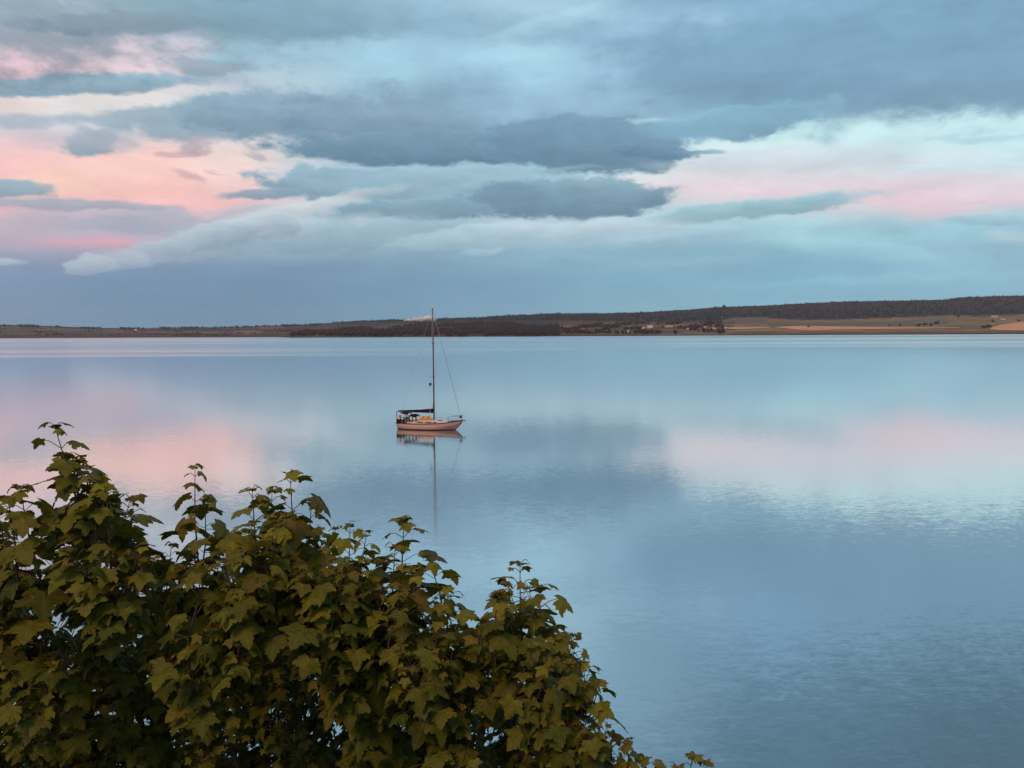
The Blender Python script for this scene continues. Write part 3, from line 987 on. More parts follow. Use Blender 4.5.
# ------------------------------------------------------------------ steam plume behind the ridge of the middle wood
def make_plume():
    rnd = random.Random(5)
    base, s = drop(430, 322)
    Y = base.y - 250
    mb = MB()
    for i in range(30):
        f = i / 29.0
        px = 432 - 28 * f + rnd.uniform(-1, 1)
        py = 318.9 - 0.5 * math.sin(f * 3.0) + 1.5 * f + rnd.uniform(-1.3, .9) * (1 - .6 * f)
        rr = (2.6 - 1.7 * f) * rnd.uniform(.55, 1.3) / FPX * Y
        lump(mb, at(px, py, Y + rnd.uniform(-15, 15)), rr * 1.3, rr, rnd, 10, 6, .18)
    m_ = bpy.data.materials.new('steam')
    m_.use_nodes = True
    t = NT(m_.node_tree)
    m_.node_tree.nodes.clear()
    out = t.n('ShaderNodeOutputMaterial')
    vol = t.n('ShaderNodeVolumePrincipled')
    vol.inputs['Color'].default_value = (0.995, 0.995, 0.995, 1)
    vol.inputs['Anisotropy'].default_value = -0.2
    geo = t.n('ShaderNodeNewGeometry')
    nv, _ = t.noise(geo.outputs['Position'], 0.06, 3, .6)
    t.put(vol.inputs['Density'], t.rng(nv, .38, .62, .08, .7))
    t.put(out.inputs['Volume'], vol.outputs[0])
    tag(mb.build('steam_plume', m_), 'white drifting steam plume above the dark wood just left of the yacht mast', 'steam')


make_plume()


# ------------------------------------------------------------------ the yacht
def make_yacht():
    D = 95.0
    d = pdir(429.9, 429.3)
    k = -CAM_H / d.z
    base = Vector((d.x * k, d.y * k, 0.0))
    YAW = R(-13)
    root = empty('sailing_yacht', base, YAW)
    tag(root, 'pale hulled single masted yacht lying at anchor on the calm bay', 'sailing yacht')
    root.scale = (1.035, 1.0, 1.0)
    hullm = material('hull_paint', (0.72, 0.46, 0.39), .35, .4, .05, 1.5, stretch=(.4, 1, 2))
    boot = material('boot_top', (0.16, 0.035, 0.03), .5, .3, .2, 3)
    wood = material('toe_rail_teak', (0.12, 0.055, 0.035), .6, .3, .3, 6)
    deckm = material('deck_paint', (0.74, 0.62, 0.56), .6, .3, .06, 2)
    canvas = material('navy_canvas', (0.016, 0.014, 0.022), .9, .1, .3, 6)
    sail = material('sail_cloth', (0.80, 0.76, 0.74), .8, .1, .06, 4)
    steel = material('stainless', (0.55, 0.55, 0.56), .3, .5, metal=1.0)
    mastm = material('mast_varnish', (0.16, 0.09, 0.085), .45, .4, .2, 5, stretch=(6, 6, .3))
    glass = glass_dark
    black = material('black_fitting', (0.02, 0.02, 0.022), .5, .3)

    # hull stations: x, half beam at deck, sheer height, half beam at waterline, keel depth
    ST = [(-3.80, .78, .74, .35, -.02), (-3.45, .90, .73, .66, -.18), (-2.6, 1.10, .72, 1.0, -.32), (-1.4, 1.24, .72, 1.16, -.42), (0, 1.28, .75, 1.18, -.46),
          (1.2, 1.18, .80, 1.0, -.44), (2.0, .97, .86, .60, -.38), (2.6, .74, .94, .25, -.26), (3.0, .56, 1.00, .06, -.06), (3.35, .36, 1.05, .04, .28), (3.65, .18, 1.10, .03, .62), (3.92, .04, 1.15, .02, 1.0)]

    def ring(x, b, zs, bw, kd, z0=None):
        pts = []
        zw = 0.0 if kd < 0 else kd
        prof = [(b, zs), (b * .985 + bw * .015, zs * .72 + zw * .28), (b * .6 + bw * .4, zs * .38 + zw * .62), (bw * 1.0, zw + .12), (bw * .93, zw), (bw * .6, min(zw, kd * .7) if kd < 0 else zw - .01), (0, kd if kd < 0 else zw - .02)]
        for y, z in prof:
            pts.append((y, z))
        r_ = [(x, y, z) for y, z in pts] + [(x, -y, z) for y, z in reversed(pts[:-1])]
        return r_
    rings = [ring(*s_) for s_ in ST]
    n = len(rings[0])
    hv, hf, mi = [], [], []
    for r_ in rings:
        hv += r_
    for i in range(len(rings) - 1):
        for j in range(n - 1):
            a0 = i * n + j
            hf.append((a0, a0 + n, a0 + n + 1, a0 + 1))
            mi.append(1 if 3 <= j <= n - 5 else 0)
    hf.append(tuple(range(n)))
    mi.append(0)
    hf.append(tuple((len(rings) - 1) * n + j for j in range(n))[::-1])
    mi.append(0)
    hull = mesh_obj('hull', hv, hf, [hullm, boot], root, True, mi)
    # deck
    dk = MB()
    dv = []
    for (x, b, zs, bw, kd) in ST:
        dv.append([(x, b - .01, zs - .03), (x, b * .5, zs + .02), (x, 0, zs + .04), (x, -b * .5, zs + .02), (x, -b + .01, zs - .03)])
    dk.loft(dv, closed=False)
    dk.build('deck', deckm, root)
    # toe rail and rubbing strake
    for sg in (1, -1):
        tr = MB()
        tr.tube([(x, sg * (b + .012), zs + .03) for (x, b, zs, bw, kd) in ST], .058, 6)
        tr.build('toe_rail', wood, root)
    # coachroof: raised cabin with windows
    cr = MB()
    cs = [(-1.75, .74, .68, 1.10), (-1.2, .76, .68, 1.11), (0, .74, .70, 1.10), (.9, .64, .74, 1.07), (1.5, .50, .78, 1.03), (2.2, .30, .86, .95)]
    cr.loft([[(x, w, z0), (x, w * .93, z1 - .08), (x, w * .7, z1), (x, 0, z1 + .05), (x, -w * .7, z1), (x, -w * .93, z1 - .08), (x, -w, z0)] for x, w, z0, z1 in cs])
    cab = cr.build('coachroof', deckm, root)
    for sg in (1, -1):
        for x0, x1 in ((-1.3, -.55), (-.35, .4), (.62, 1.0)):
            wv = MB()
            w_ = .775 if x0 < .5 else .69
            wv.box((x0, sg * w_ - .02, .87), (x1, sg * w_ + .02, .97))
            wv.build('window', glass, cab)
    hb = MB()
    hb.box((1.02, -.26, 1.06), (1.45, .26, 1.13))
    hb.build('fore_hatch', glass, cab)
    # cockpit coaming
    cc = MB()
    for sg in (1, -1):
        cc.box((-3.3, sg * .72 - .06, .62), (-1.5, sg * .72 + .06, .93))
    cc.box((-3.4, -.78, .62), (-3.28, .78, .90))
    cc.build('cockpit_coaming', deckm, root)
    # canvas dodgers on the stern rail
    for sg in (1, -1):
        dd = MB()
        dd.box((-3.72, sg * .93 - .02, .74), (-2.75, sg * .98 + .02, 1.22))
        dd.build('dodger', canvas, root)
    db = MB()
    db.box((-3.80, -.72, .74), (-3.75, .72, 1.18))
    db.build('dodger', canvas, root)
    # stern rail
    pr = MB()
    zt = 1.28
    rp = [(-2.2, 1.12, zt), (-3.0, 1.02, zt), (-3.7, .82, zt), (-3.86, .4, zt), (-3.86, -.4, zt), (-3.7, -.82, zt), (-3.0, -1.02, zt), (-2.2, -1.12, zt)]
    pr.tube(rp, .03, 6)
    for x, y, z in rp:
        pr.tube([(x, y, .63), (x, y, z)], .025, 6)
    pr.build('stern_rail', steel, root)
    # gallows carrying the boom end, and backstay post
    ga = MB()
    ga.tube([(-3.78, -.62, .66), (-3.80, -.62, 2.05), (-3.80, .62, 2.05), (-3.78, .62, .66)], .045, 8)
    ga.build('boom_gallows', black, root)
    # bimini frame hoops and canopy
    bi = MB()
    for x in (-3.3, -2.95, -2.45):
        bi.tube([(-2.55, -.98, .7), (x - .02, -.95, 1.5), (x, -.72, 1.88), (x, 0, 1.98), (x, .72, 1.88), (x - .02, .95, 1.5), (-2.55, .98, .7)], .04, 6)
    bi.build('canopy_hoop', black, root)
    cp = MB()
    cp.loft([[(x, -.74, z - .1), (x, -.4, z), (x, 0, z + .03), (x, .4, z), (x, .74, z - .1), (x, .74, z - .14), (x, 0, z - .02), (x, -.74, z - .14)] for x, z in ((-3.38, 1.88), (-2.95, 1.98), (-2.5, 1.9))])
    cp.build('canopy', canvas, root)
    # spray hood over the companionway
    sh = MB()
    sh.loft([[(x, -.74, z - .14), (x, -.45, z), (x, 0, z + .04), (x, .45, z), (x, .74, z - .14), (x, .72, z - .20), (x, 0, z - .04), (x, -.72, z - .20)]
             for x, z in ((-2.25, 1.74), (-1.8, 1.78), (-1.4, 1.66))])
    for sg in (1, -1):
        for x, z in ((-2.22, 1.58), (-1.82, 1.62), (-1.42, 1.50)):
            sh.tube([(x, sg * .76, .95), (x, sg * .735, z)], .045, 6)
    sh.build('spray_hood', canvas, root)
    for sg in (1, -1):
        sw = MB()
        sw.add([(-2.16, sg * .745, 1.18), (-1.48, sg * .745, 1.18), (-1.48, sg * .735, 1.46), (-2.16, sg * .735, 1.5), (-2.16, sg * .725, 1.18), (-1.48, sg * .725, 1.18), (-1.48, sg * .715, 1.46), (-2.16, sg * .715, 1.5)],
               [(0, 1, 2, 3), (7, 6, 5, 4), (0, 4, 5, 1), (1, 5, 6, 2), (2, 6, 7, 3), (3, 7, 4, 0)])
        sw.build('hood_side_panel', sail, root)
    wsn = MB()
    wsn.add([(-1.42, -.66, 1.22), (-1.02, -.58, 1.22), (-1.02, .58, 1.22), (-1.42, .66, 1.22), (-1.44, -.6, 1.60), (-1.44, .6, 1.60)], [(1, 2, 5, 4), (0, 1, 4), (2, 3, 5), (0, 4, 5, 3)])
    wsn.build('hood_screen', sail, root)
    lb = MB()                       # horseshoe buoy on the stern rail
    lb.tube([(-3.15 + .28 * math.cos(q), -.97, 1.52 + .30 * math.sin(q)) for q in [R(-60 + 30 * i) for i in range(11)]], .12, 8)
    lb.build('lifebuoy', sail, root)
    # rudder and outboard on the transom
    rd = MB()
    rd.box((-4.0, -.04, -.4), (-3.76, .04, .55))
    rd.build('rudder', hullm, root)
    ti = MB()
    ti.tube([(-3.9, 0, .6), (-3.3, .05, 1.0), (-2.7, .08, 1.02)], .03, 6)
    ti.build('tiller', wood, root)
    # mast
    MX = .52
    TOP = 14.35
    ms = MB()
    ms.tube([(MX, 0, .7), (MX, 0, 5), (MX - .02, 0, 10), (MX - .05, 0, TOP)], [.085, .085, .078, .062], 10)
    mast = ms.build('mast', mastm, root, True)
    for zz, w in ((6.3, .78), (10.2, .58)):
        sp = MB()
        sp.tube([(MX - .05, -w, zz + .04), (MX, 0, zz), (MX - .05, w, zz + .04)], .028, 6)
        sp.build('spreader', mastm, mast)
    ml = MB()
    ml.box((MX + .07, -.06, 7.55), (MX + .2, .06, 7.8))
    ml.build('steaming_light', sail, mast)
    wi = MB()
    wi.tube([(MX - .05, 0, TOP), (MX - .05, 0, TOP + .35)], .02, 6)
    wi.box((MX - .14, -.08, TOP + .04), (MX + .1, .08, TOP + .22))
    wi.tube([(MX - .05, 0, TOP + .3), (MX + .28, 0, TOP + .34)], .03, 6)
    wi.build('masthead_light', sail, mast)
    # boom with stowed mainsail under its cover
    bm = MB()
    bm.tube([(MX - .08, 0, 1.98), (-3.85, 0, 2.06)], .05, 8)
    bm.build('boom', mastm, root)
    sc = MB()
    st_ = [(MX - .06, 2.28, .16, .28), (MX - .5, 2.24, .17, .22), (-1.0, 2.2, .15, .15), (-2.2, 2.17, .12, .11), (-3.2, 2.15, .09, .09), (-3.88, 2.12, .05, .06)]
    sc.loft([[(x, wy * math.cos(q), z + hz * math.sin(q)) for q in [2 * math.pi * i / 10 for i in range(10)]] for x, z, wy, hz in st_])
    sc.build('sail_cover', canvas, root, True)
    sl = MB()
    sl.loft([[(MX - .1 - w, -.07, z), (MX - .1, -.09, z), (MX - .1, .09, z), (MX - .1 - w, .07, z)] for z, w in ((2.45, .34), (2.6, .26), (2.85, .13), (3.1, .05))])
    sl.build('sail_head', sail, root)
    # furled headsail on the forestay
    fb = Vector((3.70, 0, 1.62))
    ft = Vector((MX + .02, 0, TOP - .3))
    fj = MB()
    fj.tube([fb.lerp(ft, q) for q in (0, .1, .3, .6, .9, .97)], [.015, .024, .026, .024, .022, .015], 8)
    fj.build('furled_headsail', material('furled_sail_cloth', (0.40, 0.40, 0.42), .8, .1, .1, 4), root, True)
    fd = MB()
    fd.tube([(3.74, 0, 1.40), (3.72, 0, 1.48), (3.71, 0, 1.60), (3.70, 0, 1.70)], [.08, .19, .19, .08], 10)
    fd.build('furling_drum', black, root)
    fs = MB()
    fs.tube([(3.80, 0, 1.16), (3.74, 0, 1.42)], .03, 6)
    fs.build('forestay_foot', steel, root)
    # standing rigging
    rg = MB()
    for sg in (1, -1):
        rg.tube([(MX - .05, sg * 1.2, .72), (MX - .05, sg * .78, 6.34), (MX - .05, sg * .58, 10.24), (MX - .03, 0, TOP - .15)], .009, 5)
        rg.tube([(MX - .35, sg * 1.2, .72), (MX, sg * .03, 6.2)], .009, 5)
    rg.tube([(-3.84, 0, .75), (MX - .1, 0, TOP - .05)], .009, 5)
    rg.build('rigging', steel, root)
    # pulpit
    pu = MB()
    pp = [(2.5, .80, 1.60), (3.2, .48, 1.66), (3.85, .16, 1.72), (3.98, 0, 1.73), (3.85, -.16, 1.72), (3.2, -.48, 1.66), (2.5, -.80, 1.60)]
    pu.tube(pp, .026, 6)
    for x, y, z in (pp[0], pp[1], pp[2], pp[4], pp[5], pp[6]):
        pu.tube([(x - .05, y * .9, 1.0 + .05 * (x - 2.7)), (x, y, z)], .022, 6)
    pu.build('pulpit', steel, root)
    gr = MB()
    for sg in (1, -1):
        pts = [(-2.2, sg * 1.12, 1.26), (-.8, sg * 1.24, 1.27), (.6, sg * 1.22, 1.32), (1.8, sg * 1.02, 1.42), (2.5, sg * .80, 1.58)]
        gr.tube(pts, .009, 5)
        for x, y, z in pts[1:-1]:
            gr.tube([(x, y, .64 + max(0, x) * .09), (x, y, z)], .016, 6)
    gr.build('guard_rail', steel, root)
    # bow roller with anchor
    br = MB()
    br.box((3.65, -.07, 1.12), (4.22, .07, 1.2))
    roller = br.build('bow_roller', black, root)
    an = MB()
    an.tube([(4.22, 0, 1.16), (3.8, 0, 1.22)], .035, 6)
    an.add([(4.3, 0, 1.18), (4.18, -.17, 1.0), (4.1, 0, .92), (4.18, .17, 1.0), (4.22, 0, 1.1)], [(0, 1, 2), (0, 2, 3), (0, 4, 1), (0, 3, 4), (1, 4, 2), (2, 4, 3)])
    an.build('anchor', black, roller)
    # courtesy flag under the spreader
    fl = MB()
    fl.add([(MX - .34, -.66, 5.55), (MX - .04, -.68, 5.6), (MX - .04, -.68, 5.25), (MX - .34, -.64, 5.2), (MX - .34, -.655, 5.55), (MX - .04, -.675, 5.6), (MX - .04, -.675, 5.25), (MX - .34, -.635, 5.2)],
           [(0, 1, 2, 3), (7, 6, 5, 4), (0, 4, 5, 1), (1, 5, 6, 2), (2, 6, 7, 3), (3, 7, 4, 0)])
    fl.build('flag', black, root)

    # orange bundle lashed on the cabin top: a thing of its own
    om = material('orange_fabric', (0.88, 0.33, 0.025), .7, .2, .15, 3)
    M = Matrix.Translation(base) @ Matrix.Rotation(YAW, 4, 'Z')
    bb = empty('inflatable_dinghy', M @ Vector((-.40, 0, 1.03)), YAW)
    tag(bb, 'bright orange deflated dinghy bundle lashed on the cabin top behind the mast', 'dinghy')
    ob = MB()
    rr = random.Random(2)
    rgs = []
    for i in range(9):
        f = i / 8.0
        x = -.85 + 1.62 * f
        env = math.sin(math.pi * (0.12 + 0.76 * f)) ** .7
        rgs.append([(x, .46 * env * math.cos(q) * (1 + rr.uniform(-.07, .07)), .25 * env + .25 * env * math.sin(q) * (1 + rr.uniform(-.14, .14))) for q in [2 * math.pi * j / 12 for j in range(12)]])
    ob.loft(rgs)
    ob.build('bundle', om, bb, True)
    for x in (-.38, .28):
        stp = MB()
        e_ = .50
        stp.tube([(x, .46 * math.cos(q), .25 + .27 * math.sin(q)) for q in [R(-20 + 20 * j) for j in range(12)]], .022, 6)
        stp.build('strap', black, bb)


make_yacht()


# ------------------------------------------------------------------ the maple in front
def leaf_shape(rnd):
    """five lobed maple blade: outline from polar table, stalk end at the origin, tip along +X, length about 1"""
    half = [(0.02, 0.00), (-0.10, 0.16), (-0.16, 0.30), (-0.02, 0.34), (0.06, 0.44), (0.16, 0.40), (0.24, 0.52), (0.40, 0.60), (0.50, 0.56), (0.44, 0.43), (0.52, 0.38),
            (0.43, 0.22), (0.52, 0.20), (0.64, 0.26), (0.70, 0.17), (0.82, 0.15), (1.0, 0.0)]
    sx = rnd.uniform(.85, 1.02)
    half = [(x, y * rnd.uniform(1.12, 1.28)) for x, y in half]
    droop = rnd.uniform(.08, .60)
    fold = rnd.uniform(-.05, .30)
    curl = rnd.uniform(-.25, .25)

    def z(x, y):
        r2 = (x - .15) ** 2 + y * y
        vein = min(abs(math.atan2(abs(y), x + .05)), abs(math.atan2(abs(y), x + .05) - .95))
        return -droop * r2 + fold * abs(y) * .6 - .10 * vein * math.sqrt(r2) + curl * y + .015 * rnd.uniform(-1, 1)
    up = [(x * sx + .02 * rnd.uniform(-1, 1), y * (1 + .06 * rnd.uniform(-1, 1))) for x, y in half]
    dn = [(x * sx + .02 * rnd.uniform(-1, 1), -y * (1 + .06 * rnd.uniform(-1, 1))) for x, y in half[1:-1]]
    v = [(0.0, 0.0, 0.0)]
    ribs = [(.28, 0), (.55, 0), (.78, 0)]
    v = []
    for x, y in up:
        v.append((x, y, z(x, y)))
    nu = len(up)
    for x, y in dn:
        v.append((x, y, z(x, y)))
    r0 = len(v)
    for x, y in ribs:
        v.append((x * sx, y, z(x * sx, 0) - .02))
    # ring order of each side from stalk to tip, triangulated to the midrib
    f = []

    def side(idx, flip):
        mids = [0, r0, r0 + 1, r0 + 2, nu - 1]
        brk = [(-9, .30, r0), (.30, .52, r0), (.52, .68, r0 + 1), (.68, 9, r0 + 2)]
        for i in range(len(idx) - 1):
            a_, b_ = idx[i], idx[i + 1]
            k = i / (len(idx) - 1)
            mid = r0 if k < .62 else (r0 + 1 if k < .78 else r0 + 2)
            if mid in (a_, b_):
                continue
            f.append((a_, b_, mid) if not flip else (b_, a_, mid))
    left = list(range(0, nu))
    right = [0] + list(range(nu, nu + len(dn))) + [nu - 1]
    side(left, True)
    side(right, False)
    # bridge along the midrib where the fan centre changes
    n1 = int(.62 * (nu - 1)) + (1 if .62 * (nu - 1) % 1 else 0)
    n2 = int(.78 * (nu - 1)) + (1 if .78 * (nu - 1) % 1 else 0)
    f.append((left[n1], r0 + 1, r0) if False else (left[n1], r0, r0 + 1))
    f.append((right[n1], r0 + 1, r0))
    f.append((left[n2], r0 + 1, r0 + 2))
    f.append((right[n2], r0 + 2, r0 + 1))
    return [Vector(q) for q in v], f


ENV = [(-260, 520), (-100, 500), (-30, 505), (0, 508), (22, 512), (36, 548), (46, 580), (62, 582), (70, 508), (80, 474), (100, 488), (118, 496), (140, 512), (158, 540), (185, 538), (205, 540), (232, 520), (252, 508), (272, 495), (300, 500), (322, 520),
       (335, 545), (365, 558), (390, 560), (412, 556), (430, 575), (450, 592), (462, 622), (474, 634), (484, 618), (500, 590), (525, 584), (545, 592), (566, 628), (580, 652), (590, 690), (598, 728), (612, 742), (632, 752), (645, 775), (700, 790), (760, 880)]


def make_maple():
    rnd = random.Random(21)
    lv = [leaf_shape(rnd) for _ in range(10)]
    V, F, MI, C, LP = [], [], [], [], []

    def add_leaf(pos, xdir, ndir, size, colr):
        x = xdir.normalized()
        y = ndir.cross(x)
        if y.length < 1e-4:
            return
        y.normalize()
        z = x.cross(y)
        vs, fs = lv[rnd.randrange(len(lv))]
        b = len(V)
        for p in vs:
            V.append(pos + (x * p.x + y * p.y + z * p.z) * size)
            C.append(colr)
            LP.extend((p.x, p.y, 0.0))
        for q in fs:
            F.append((b + q[0], b + q[1], b + q[2]))
            MI.append(0)

    def add_tube(pts, radii, colr, mi=1, n=5):
        mb = MB()
        mb.tube(pts, radii, n, cap=False)
        b = len(V)
        V.extend(mb.v)
        C.extend([colr] * len(mb.v))
        LP.extend([0.0] * (3 * len(mb.v)))
        for q in mb.f:
            F.append(tuple(b + i for i in q))
            MI.append(mi)

    STEM = (0.055, 0.034, 0.02)

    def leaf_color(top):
        """olive green, bronze new growth at the tips; lit top and shaded lower crown painted in"""
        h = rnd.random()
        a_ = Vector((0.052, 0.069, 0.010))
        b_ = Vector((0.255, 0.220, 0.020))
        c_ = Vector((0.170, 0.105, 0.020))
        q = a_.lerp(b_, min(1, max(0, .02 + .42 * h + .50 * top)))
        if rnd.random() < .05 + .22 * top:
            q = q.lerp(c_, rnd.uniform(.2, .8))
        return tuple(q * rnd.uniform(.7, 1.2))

    def shoot(tip, length, lean, scale, pairs, young_lit):
        """an upright leafy shoot: opposite leaf pairs, each pair turned a quarter from the last"""
        ax = (Vector((0, 0, 1)) + lean).normalized()
        base = tip - ax * length + Vector((rnd.uniform(-.04, .04), rnd.uniform(-.04, .04), 0))
        mid = (tip + base) / 2 + Vector((rnd.uniform(-.02, .02), rnd.uniform(-.02, .02), 0))
        add_tube([base, mid, tip], [.0045 * scale + .001, .0032 * scale + .001, .0014], STEM)
        spin = rnd.uniform(0, math.pi)
        for i in range(pairs):
            f = (i / max(1, pairs - 1)) ** 1.25
            pos = tip.lerp(base, f) if f < .5 else tip.lerp(mid, f * 2 if f * 2 <= 1 else 1).lerp(base, max(0, f * 2 - 1))
            size = scale * (.052 + .090 * min(1, f * 2.3))
            for sg in (0, 1):
                an = spin + i * math.pi / 2 + sg * math.pi + rnd.uniform(-.35, .35)
                out = Vector((math.cos(an), math.sin(an), 0))
                elev = rnd.uniform(.25, .8) if f < .35 else rnd.uniform(-.05, .6)
                pl = size * rnd.uniform(.55, 1.05)
                pd = (out + Vector((0, 0, elev))).normalized()
                pe = pos + pd * pl
                add_tube([pos, pos + pd * pl * .55 + Vector((0, 0, .01)), pe], .0016 * scale + .0004, (0.10, 0.06, 0.025), 1, 3)
                dr = rnd.uniform(.1, 1.0) if f < .3 else rnd.uniform(.15, 1.25)
                xd = out + Vector((rnd.uniform(-.25, .25), rnd.uniform(-.25, .25), -dr))
                nd = Vector((0, 0, 1)) + out * rnd.uniform(-.1, .8) + Vector((rnd.uniform(-.5, .5), rnd.uniform(-.5, .5), 0))
                add_leaf(pe, xd, nd, size * rnd.choice((.45, .6, .8, .95, 1.05, 1.2)) * rnd.uniform(.9, 1.1), leaf_color(max(0, young_lit * (1 - f * 1.3))))
        # bud leaves at the very tip
        for q in range(4):
            an = rnd.uniform(0, 6.28)
            out = Vector((math.cos(an), math.sin(an), .7))
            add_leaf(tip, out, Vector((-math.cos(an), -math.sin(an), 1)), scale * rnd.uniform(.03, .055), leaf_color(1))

    # the tall leaders that break the outline
    LEAD = [(55, 427, 3.7, .50, 1.0), (66, 456, 3.72, .4, .9), (76, 462, 3.7, .4, 1.0), (20, 488, 3.5, .5, .95), (8, 500, 3.5, .4, .9), (88, 468, 3.8, .5, 1.05), (96, 480, 3.6, .5, 1.05), (105, 488, 3.6, .5, 1.0), (130, 500, 3.9, .45, 1.0),
            (195, 468, 4.0, .50, .85), (205, 500, 3.9, .4, .8), (290, 474, 3.8, .5, 1.0), (252, 490, 3.8, .45, .9), (272, 492, 3.9, .5, 1.0), (312, 500, 3.9, .45, .9),
            (350, 526, 3.8, .42, .75), (366, 536, 3.7, .36, .75), (404, 520, 3.9, .45, .9), (428, 556, 3.8, .35, .75), (395, 548, 3.8, .4, .9), (448, 590, 3.7, .4, .95),
            (520, 564, 3.8, .5, 1.0), (508, 585, 3.8, .45, .95), (540, 588, 3.7, .45, 1.0), (572, 636, 3.8, .3, .8), (584, 664, 3.8, .3, .8), (612, 736, 3.7, .3, .85), (628, 744, 3.6, .3, .8), (692, 758, 3.6, .3, .85), (660, 768, 3.6, .3, .85), (706, 764, 3.65, .25, .7), (644, 760, 3.6, .3, .8), (675, 768, 3.55, .25, .8)]
    for (px, py, Y, ln, sc) in LEAD:
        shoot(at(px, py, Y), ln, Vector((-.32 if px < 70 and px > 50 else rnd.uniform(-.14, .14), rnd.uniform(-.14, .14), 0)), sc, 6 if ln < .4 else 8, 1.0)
    # a second rank of shorter leaders fills the top of the crown
    for i in range(75):
        px = rnd.uniform(-60, 640)
        if 30 < px < 72:
            continue
        shoot(at(px, interp(ENV, px) + rnd.uniform(2, 34), rnd.uniform(3.45, 4.2)), rnd.uniform(.3, .5), Vector((rnd.uniform(-.3, .3), rnd.uniform(-.3, .2), 0)), rnd.uniform(.65, .95), 6, .9)
    # the body of the crown: separate sprays, each a fan of shoots, with dark hollows between them
    sprays = []
    for i in range(9000):
        if len(sprays) >= 150:
            break
        px = rnd.uniform(-230, 690)
        top = interp(ENV, px) + 13
        py = top + (900 - top) * rnd.random()
        k = min(1, max(0, py - top - 40) / 220)
        Y = 3.4 + 1.0 * k + 1.3 * rnd.random() ** 1.4
        if any((px - q[0]) ** 2 + (1.25 * (py - q[1])) ** 2 < (60 if abs(Y - q[2]) < .5 else 24) ** 2 for q in sprays):
            continue
        sprays.append((px, py, Y, top))
    for (px, py, Y, top) in sprays:
        c_ = at(px, py, Y)
        young_lit = max(0, 1 - (py - top) / 120.0)  # new growth, plus crown-top light and lower shade put into the leaf colour
        warm = rnd.uniform(0, .35)
        for j in range(rnd.randint(7, 10)):
            an = rnd.uniform(0, 2 * math.pi)
            rr = .15 * math.sqrt(rnd.random())
            off = Vector((math.cos(an) * rr * 1.2, math.sin(an) * rr, rnd.uniform(-.16, .03) - rr * .5))
            shoot(c_ + off, rnd.uniform(.25, .42), Vector((math.cos(an) * rr * 3.5, math.sin(an) * rr * 3.5 - .1, 0)), rnd.uniform(.5, .8) * (1 if rnd.random() < .85 else 1.2), rnd.randint(4, 6), max(young_lit * .8, warm))
    # shaded leaves on the inner wood
    for i in range(620):
        px = rnd.uniform(-230, 690)
        top = interp(ENV, px) + 60
        py = top + (930 - top) * rnd.random()
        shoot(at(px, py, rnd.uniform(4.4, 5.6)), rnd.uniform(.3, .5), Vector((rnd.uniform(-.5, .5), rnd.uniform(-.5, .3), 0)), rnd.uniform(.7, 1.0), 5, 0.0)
    # materials
    lm = bpy.data.materials.new('maple_leaf')
    lm.use_nodes = True
    t = NT(lm.node_tree)
    lm.node_tree.nodes.clear()
    out = t.n('ShaderNodeOutputMaterial')
    at_ = t.n('ShaderNodeAttribute', attribute_name='Col')
    geo = t.n('ShaderNodeNewGeometry')
    nv, _ = t.noise(geo.outputs['Position'], 38.0, 4, .6)
    k = t.rng(nv, .25, .75, .72, 1.28, 'LINEAR')
    colr = t.mix(1.0, at_.outputs[0], t.xyz(k, k, k), 'MULTIPLY')
    # paler veins running from the stalk into each lobe
    lx, ly, _z = t.sep(t.n('ShaderNodeAttribute', attribute_name='leaf_place').outputs['Vector'])
    aly = t.m('ABSOLUTE', ly)
    ang = t.m('ARCTAN2', aly, lx)
    da = t.m('MINIMUM', ang, t.m('MINIMUM', t.m('ABSOLUTE', t.m('SUBTRACT', ang, .97)), t.m('ABSOLUTE', t.m('SUBTRACT', ang, 1.62))))
    rad = t.m('SQRT', t.m('ADD', t.m('MULTIPLY', lx, lx), t.m('MULTIPLY', ly, ly)))
    vein = t.m('MULTIPLY', t.rng(t.m('MULTIPLY', da, rad), .010, .028, 1.0, 0.0), t.rng(rad, .01, .05))
    colr = t.mix(t.m('MULTIPLY', vein, .22), colr, (0.24, 0.20, 0.06, 1))
    pb = t.n('ShaderNodeBsdfPrincipled')
    t.put(pb.inputs['Base Color'], colr)
    t.put(pb.inputs['Roughness'], t.rng(nv, .3, .7, .45, .65, 'LINEAR'))
    pb.inputs['Specular IOR Level'].default_value = .16
    tr = t.n('ShaderNodeBsdfTranslucent')
    t.put(tr.inputs[0], t.mix(1.0, colr, (1.15, 1.1, .5, 1), 'MULTIPLY'))
    mx = t.n('ShaderNodeMixShader')
    mx.inputs[0].default_value = .28
    t.put(mx.inputs[1], pb.outputs[0])
    t.put(mx.inputs[2], tr.outputs[0])
    t.put(out.inputs[0], mx.outputs[0])
    sm = bpy.data.materials.new('maple_twig')
    sm.use_nodes = True
    t2 = NT(sm.node_tree)
    p2 = sm.node_tree.nodes['Principled BSDF']
    p2.inputs['Roughness'].default_value = .7
    a2 = t2.n('ShaderNodeAttribute', attribute_name='Col')
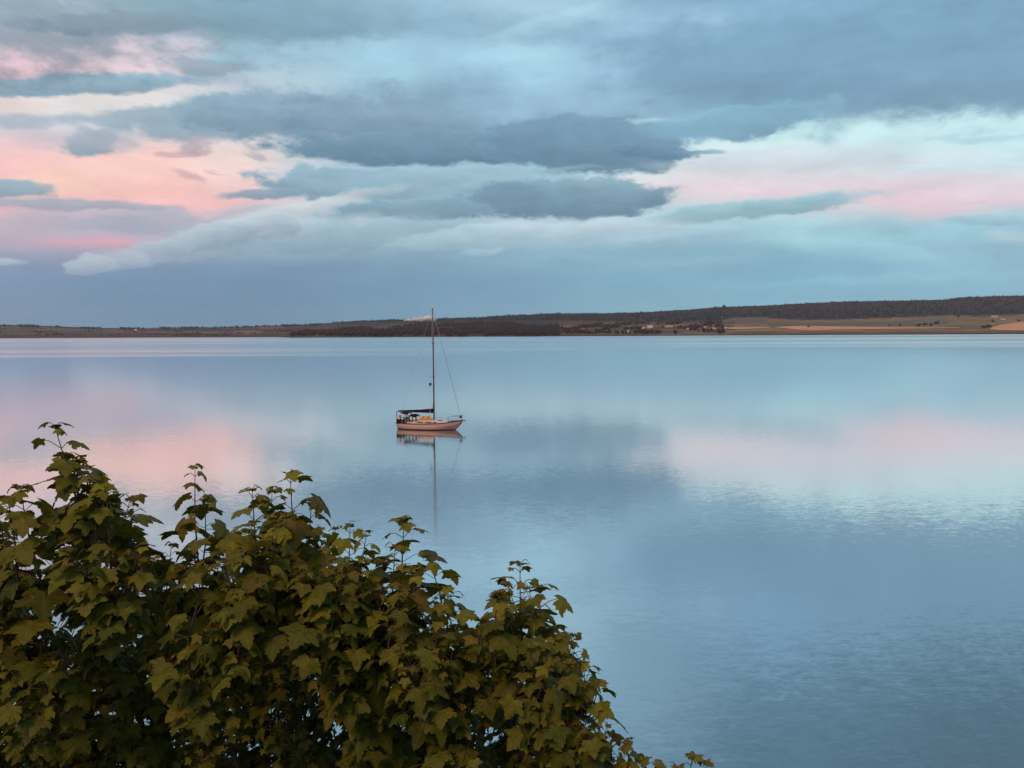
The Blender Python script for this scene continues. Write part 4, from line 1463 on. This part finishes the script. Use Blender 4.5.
    t2.put(p2.inputs['Base Color'], a2.outputs[0])
    foot = Vector((-1.15, 4.3, 0))
    foot.z = bank_z(foot.x, foot.y) - .05
    root = empty('maple_tree', foot)
    tag(root, 'large olive green maple filling the foreground in front of the water', 'tree')
    crown = mesh_obj('crown', [p - foot for p in V], F, [lm, sm], root, False, MI)
    ca = crown.data.color_attributes.new('Col', 'FLOAT_COLOR', 'POINT')
    ca.data.foreach_set('color', [x for q in C for x in (q[0], q[1], q[2], 1.0)])
    la = crown.data.attributes.new('leaf_place', 'FLOAT_VECTOR', 'POINT')
    la.data.foreach_set('vector', LP)
    tk = MB()
    tk.tube([(0, 0, -.2), (.03, .02, .8), (-.02, 0, 1.8), (.02, .03, 2.6)], [.17, .13, .115, .09], 12)
    tk.build('trunk', bark, root, True)
    ends = [(-120, 620), (40, 600), (110, 560), (200, 590), (290, 560), (390, 620), (500, 650), (560, 740), (330, 680), (20, 700)]
    for i, (px, py) in enumerate(ends):
        e_ = at(px, py, rnd.uniform(4.5, 5.2)) - foot
        st = Vector((.0, .01, 1.3 + .13 * i))
        md = st.lerp(e_, .5) + Vector((rnd.uniform(-.15, .15), rnd.uniform(-.15, .15), -.15))
        bb = MB()
        bb.tube([st, st.lerp(md, .5) + Vector((0, 0, -.05)), md, md.lerp(e_, .5) + Vector((rnd.uniform(-.08, .08), 0, .06)), e_], [.055, .045, .032, .02, .008], 8)
        bb.build('branch', bark, root, True)


make_maple()


# ------------------------------------------------------------------ the air over the bay
def make_haze():
    m_ = bpy.data.materials.new('haze_air')
    m_.use_nodes = True
    t = NT(m_.node_tree)
    m_.node_tree.nodes.clear()
    out = t.n('ShaderNodeOutputMaterial')
    vol = t.n('ShaderNodeVolumePrincipled')
    vol.inputs['Color'].default_value = (0.86, 0.88, 0.95, 1)
    vol.inputs['Density'].default_value = HAZE
    t.put(out.inputs['Volume'], vol.outputs[0])
    b = MB()
    b.box((-9600, -150, -4), (9600, 13600, 420))
    tag(b.build('haze', m_), kind='stuff')


make_haze()
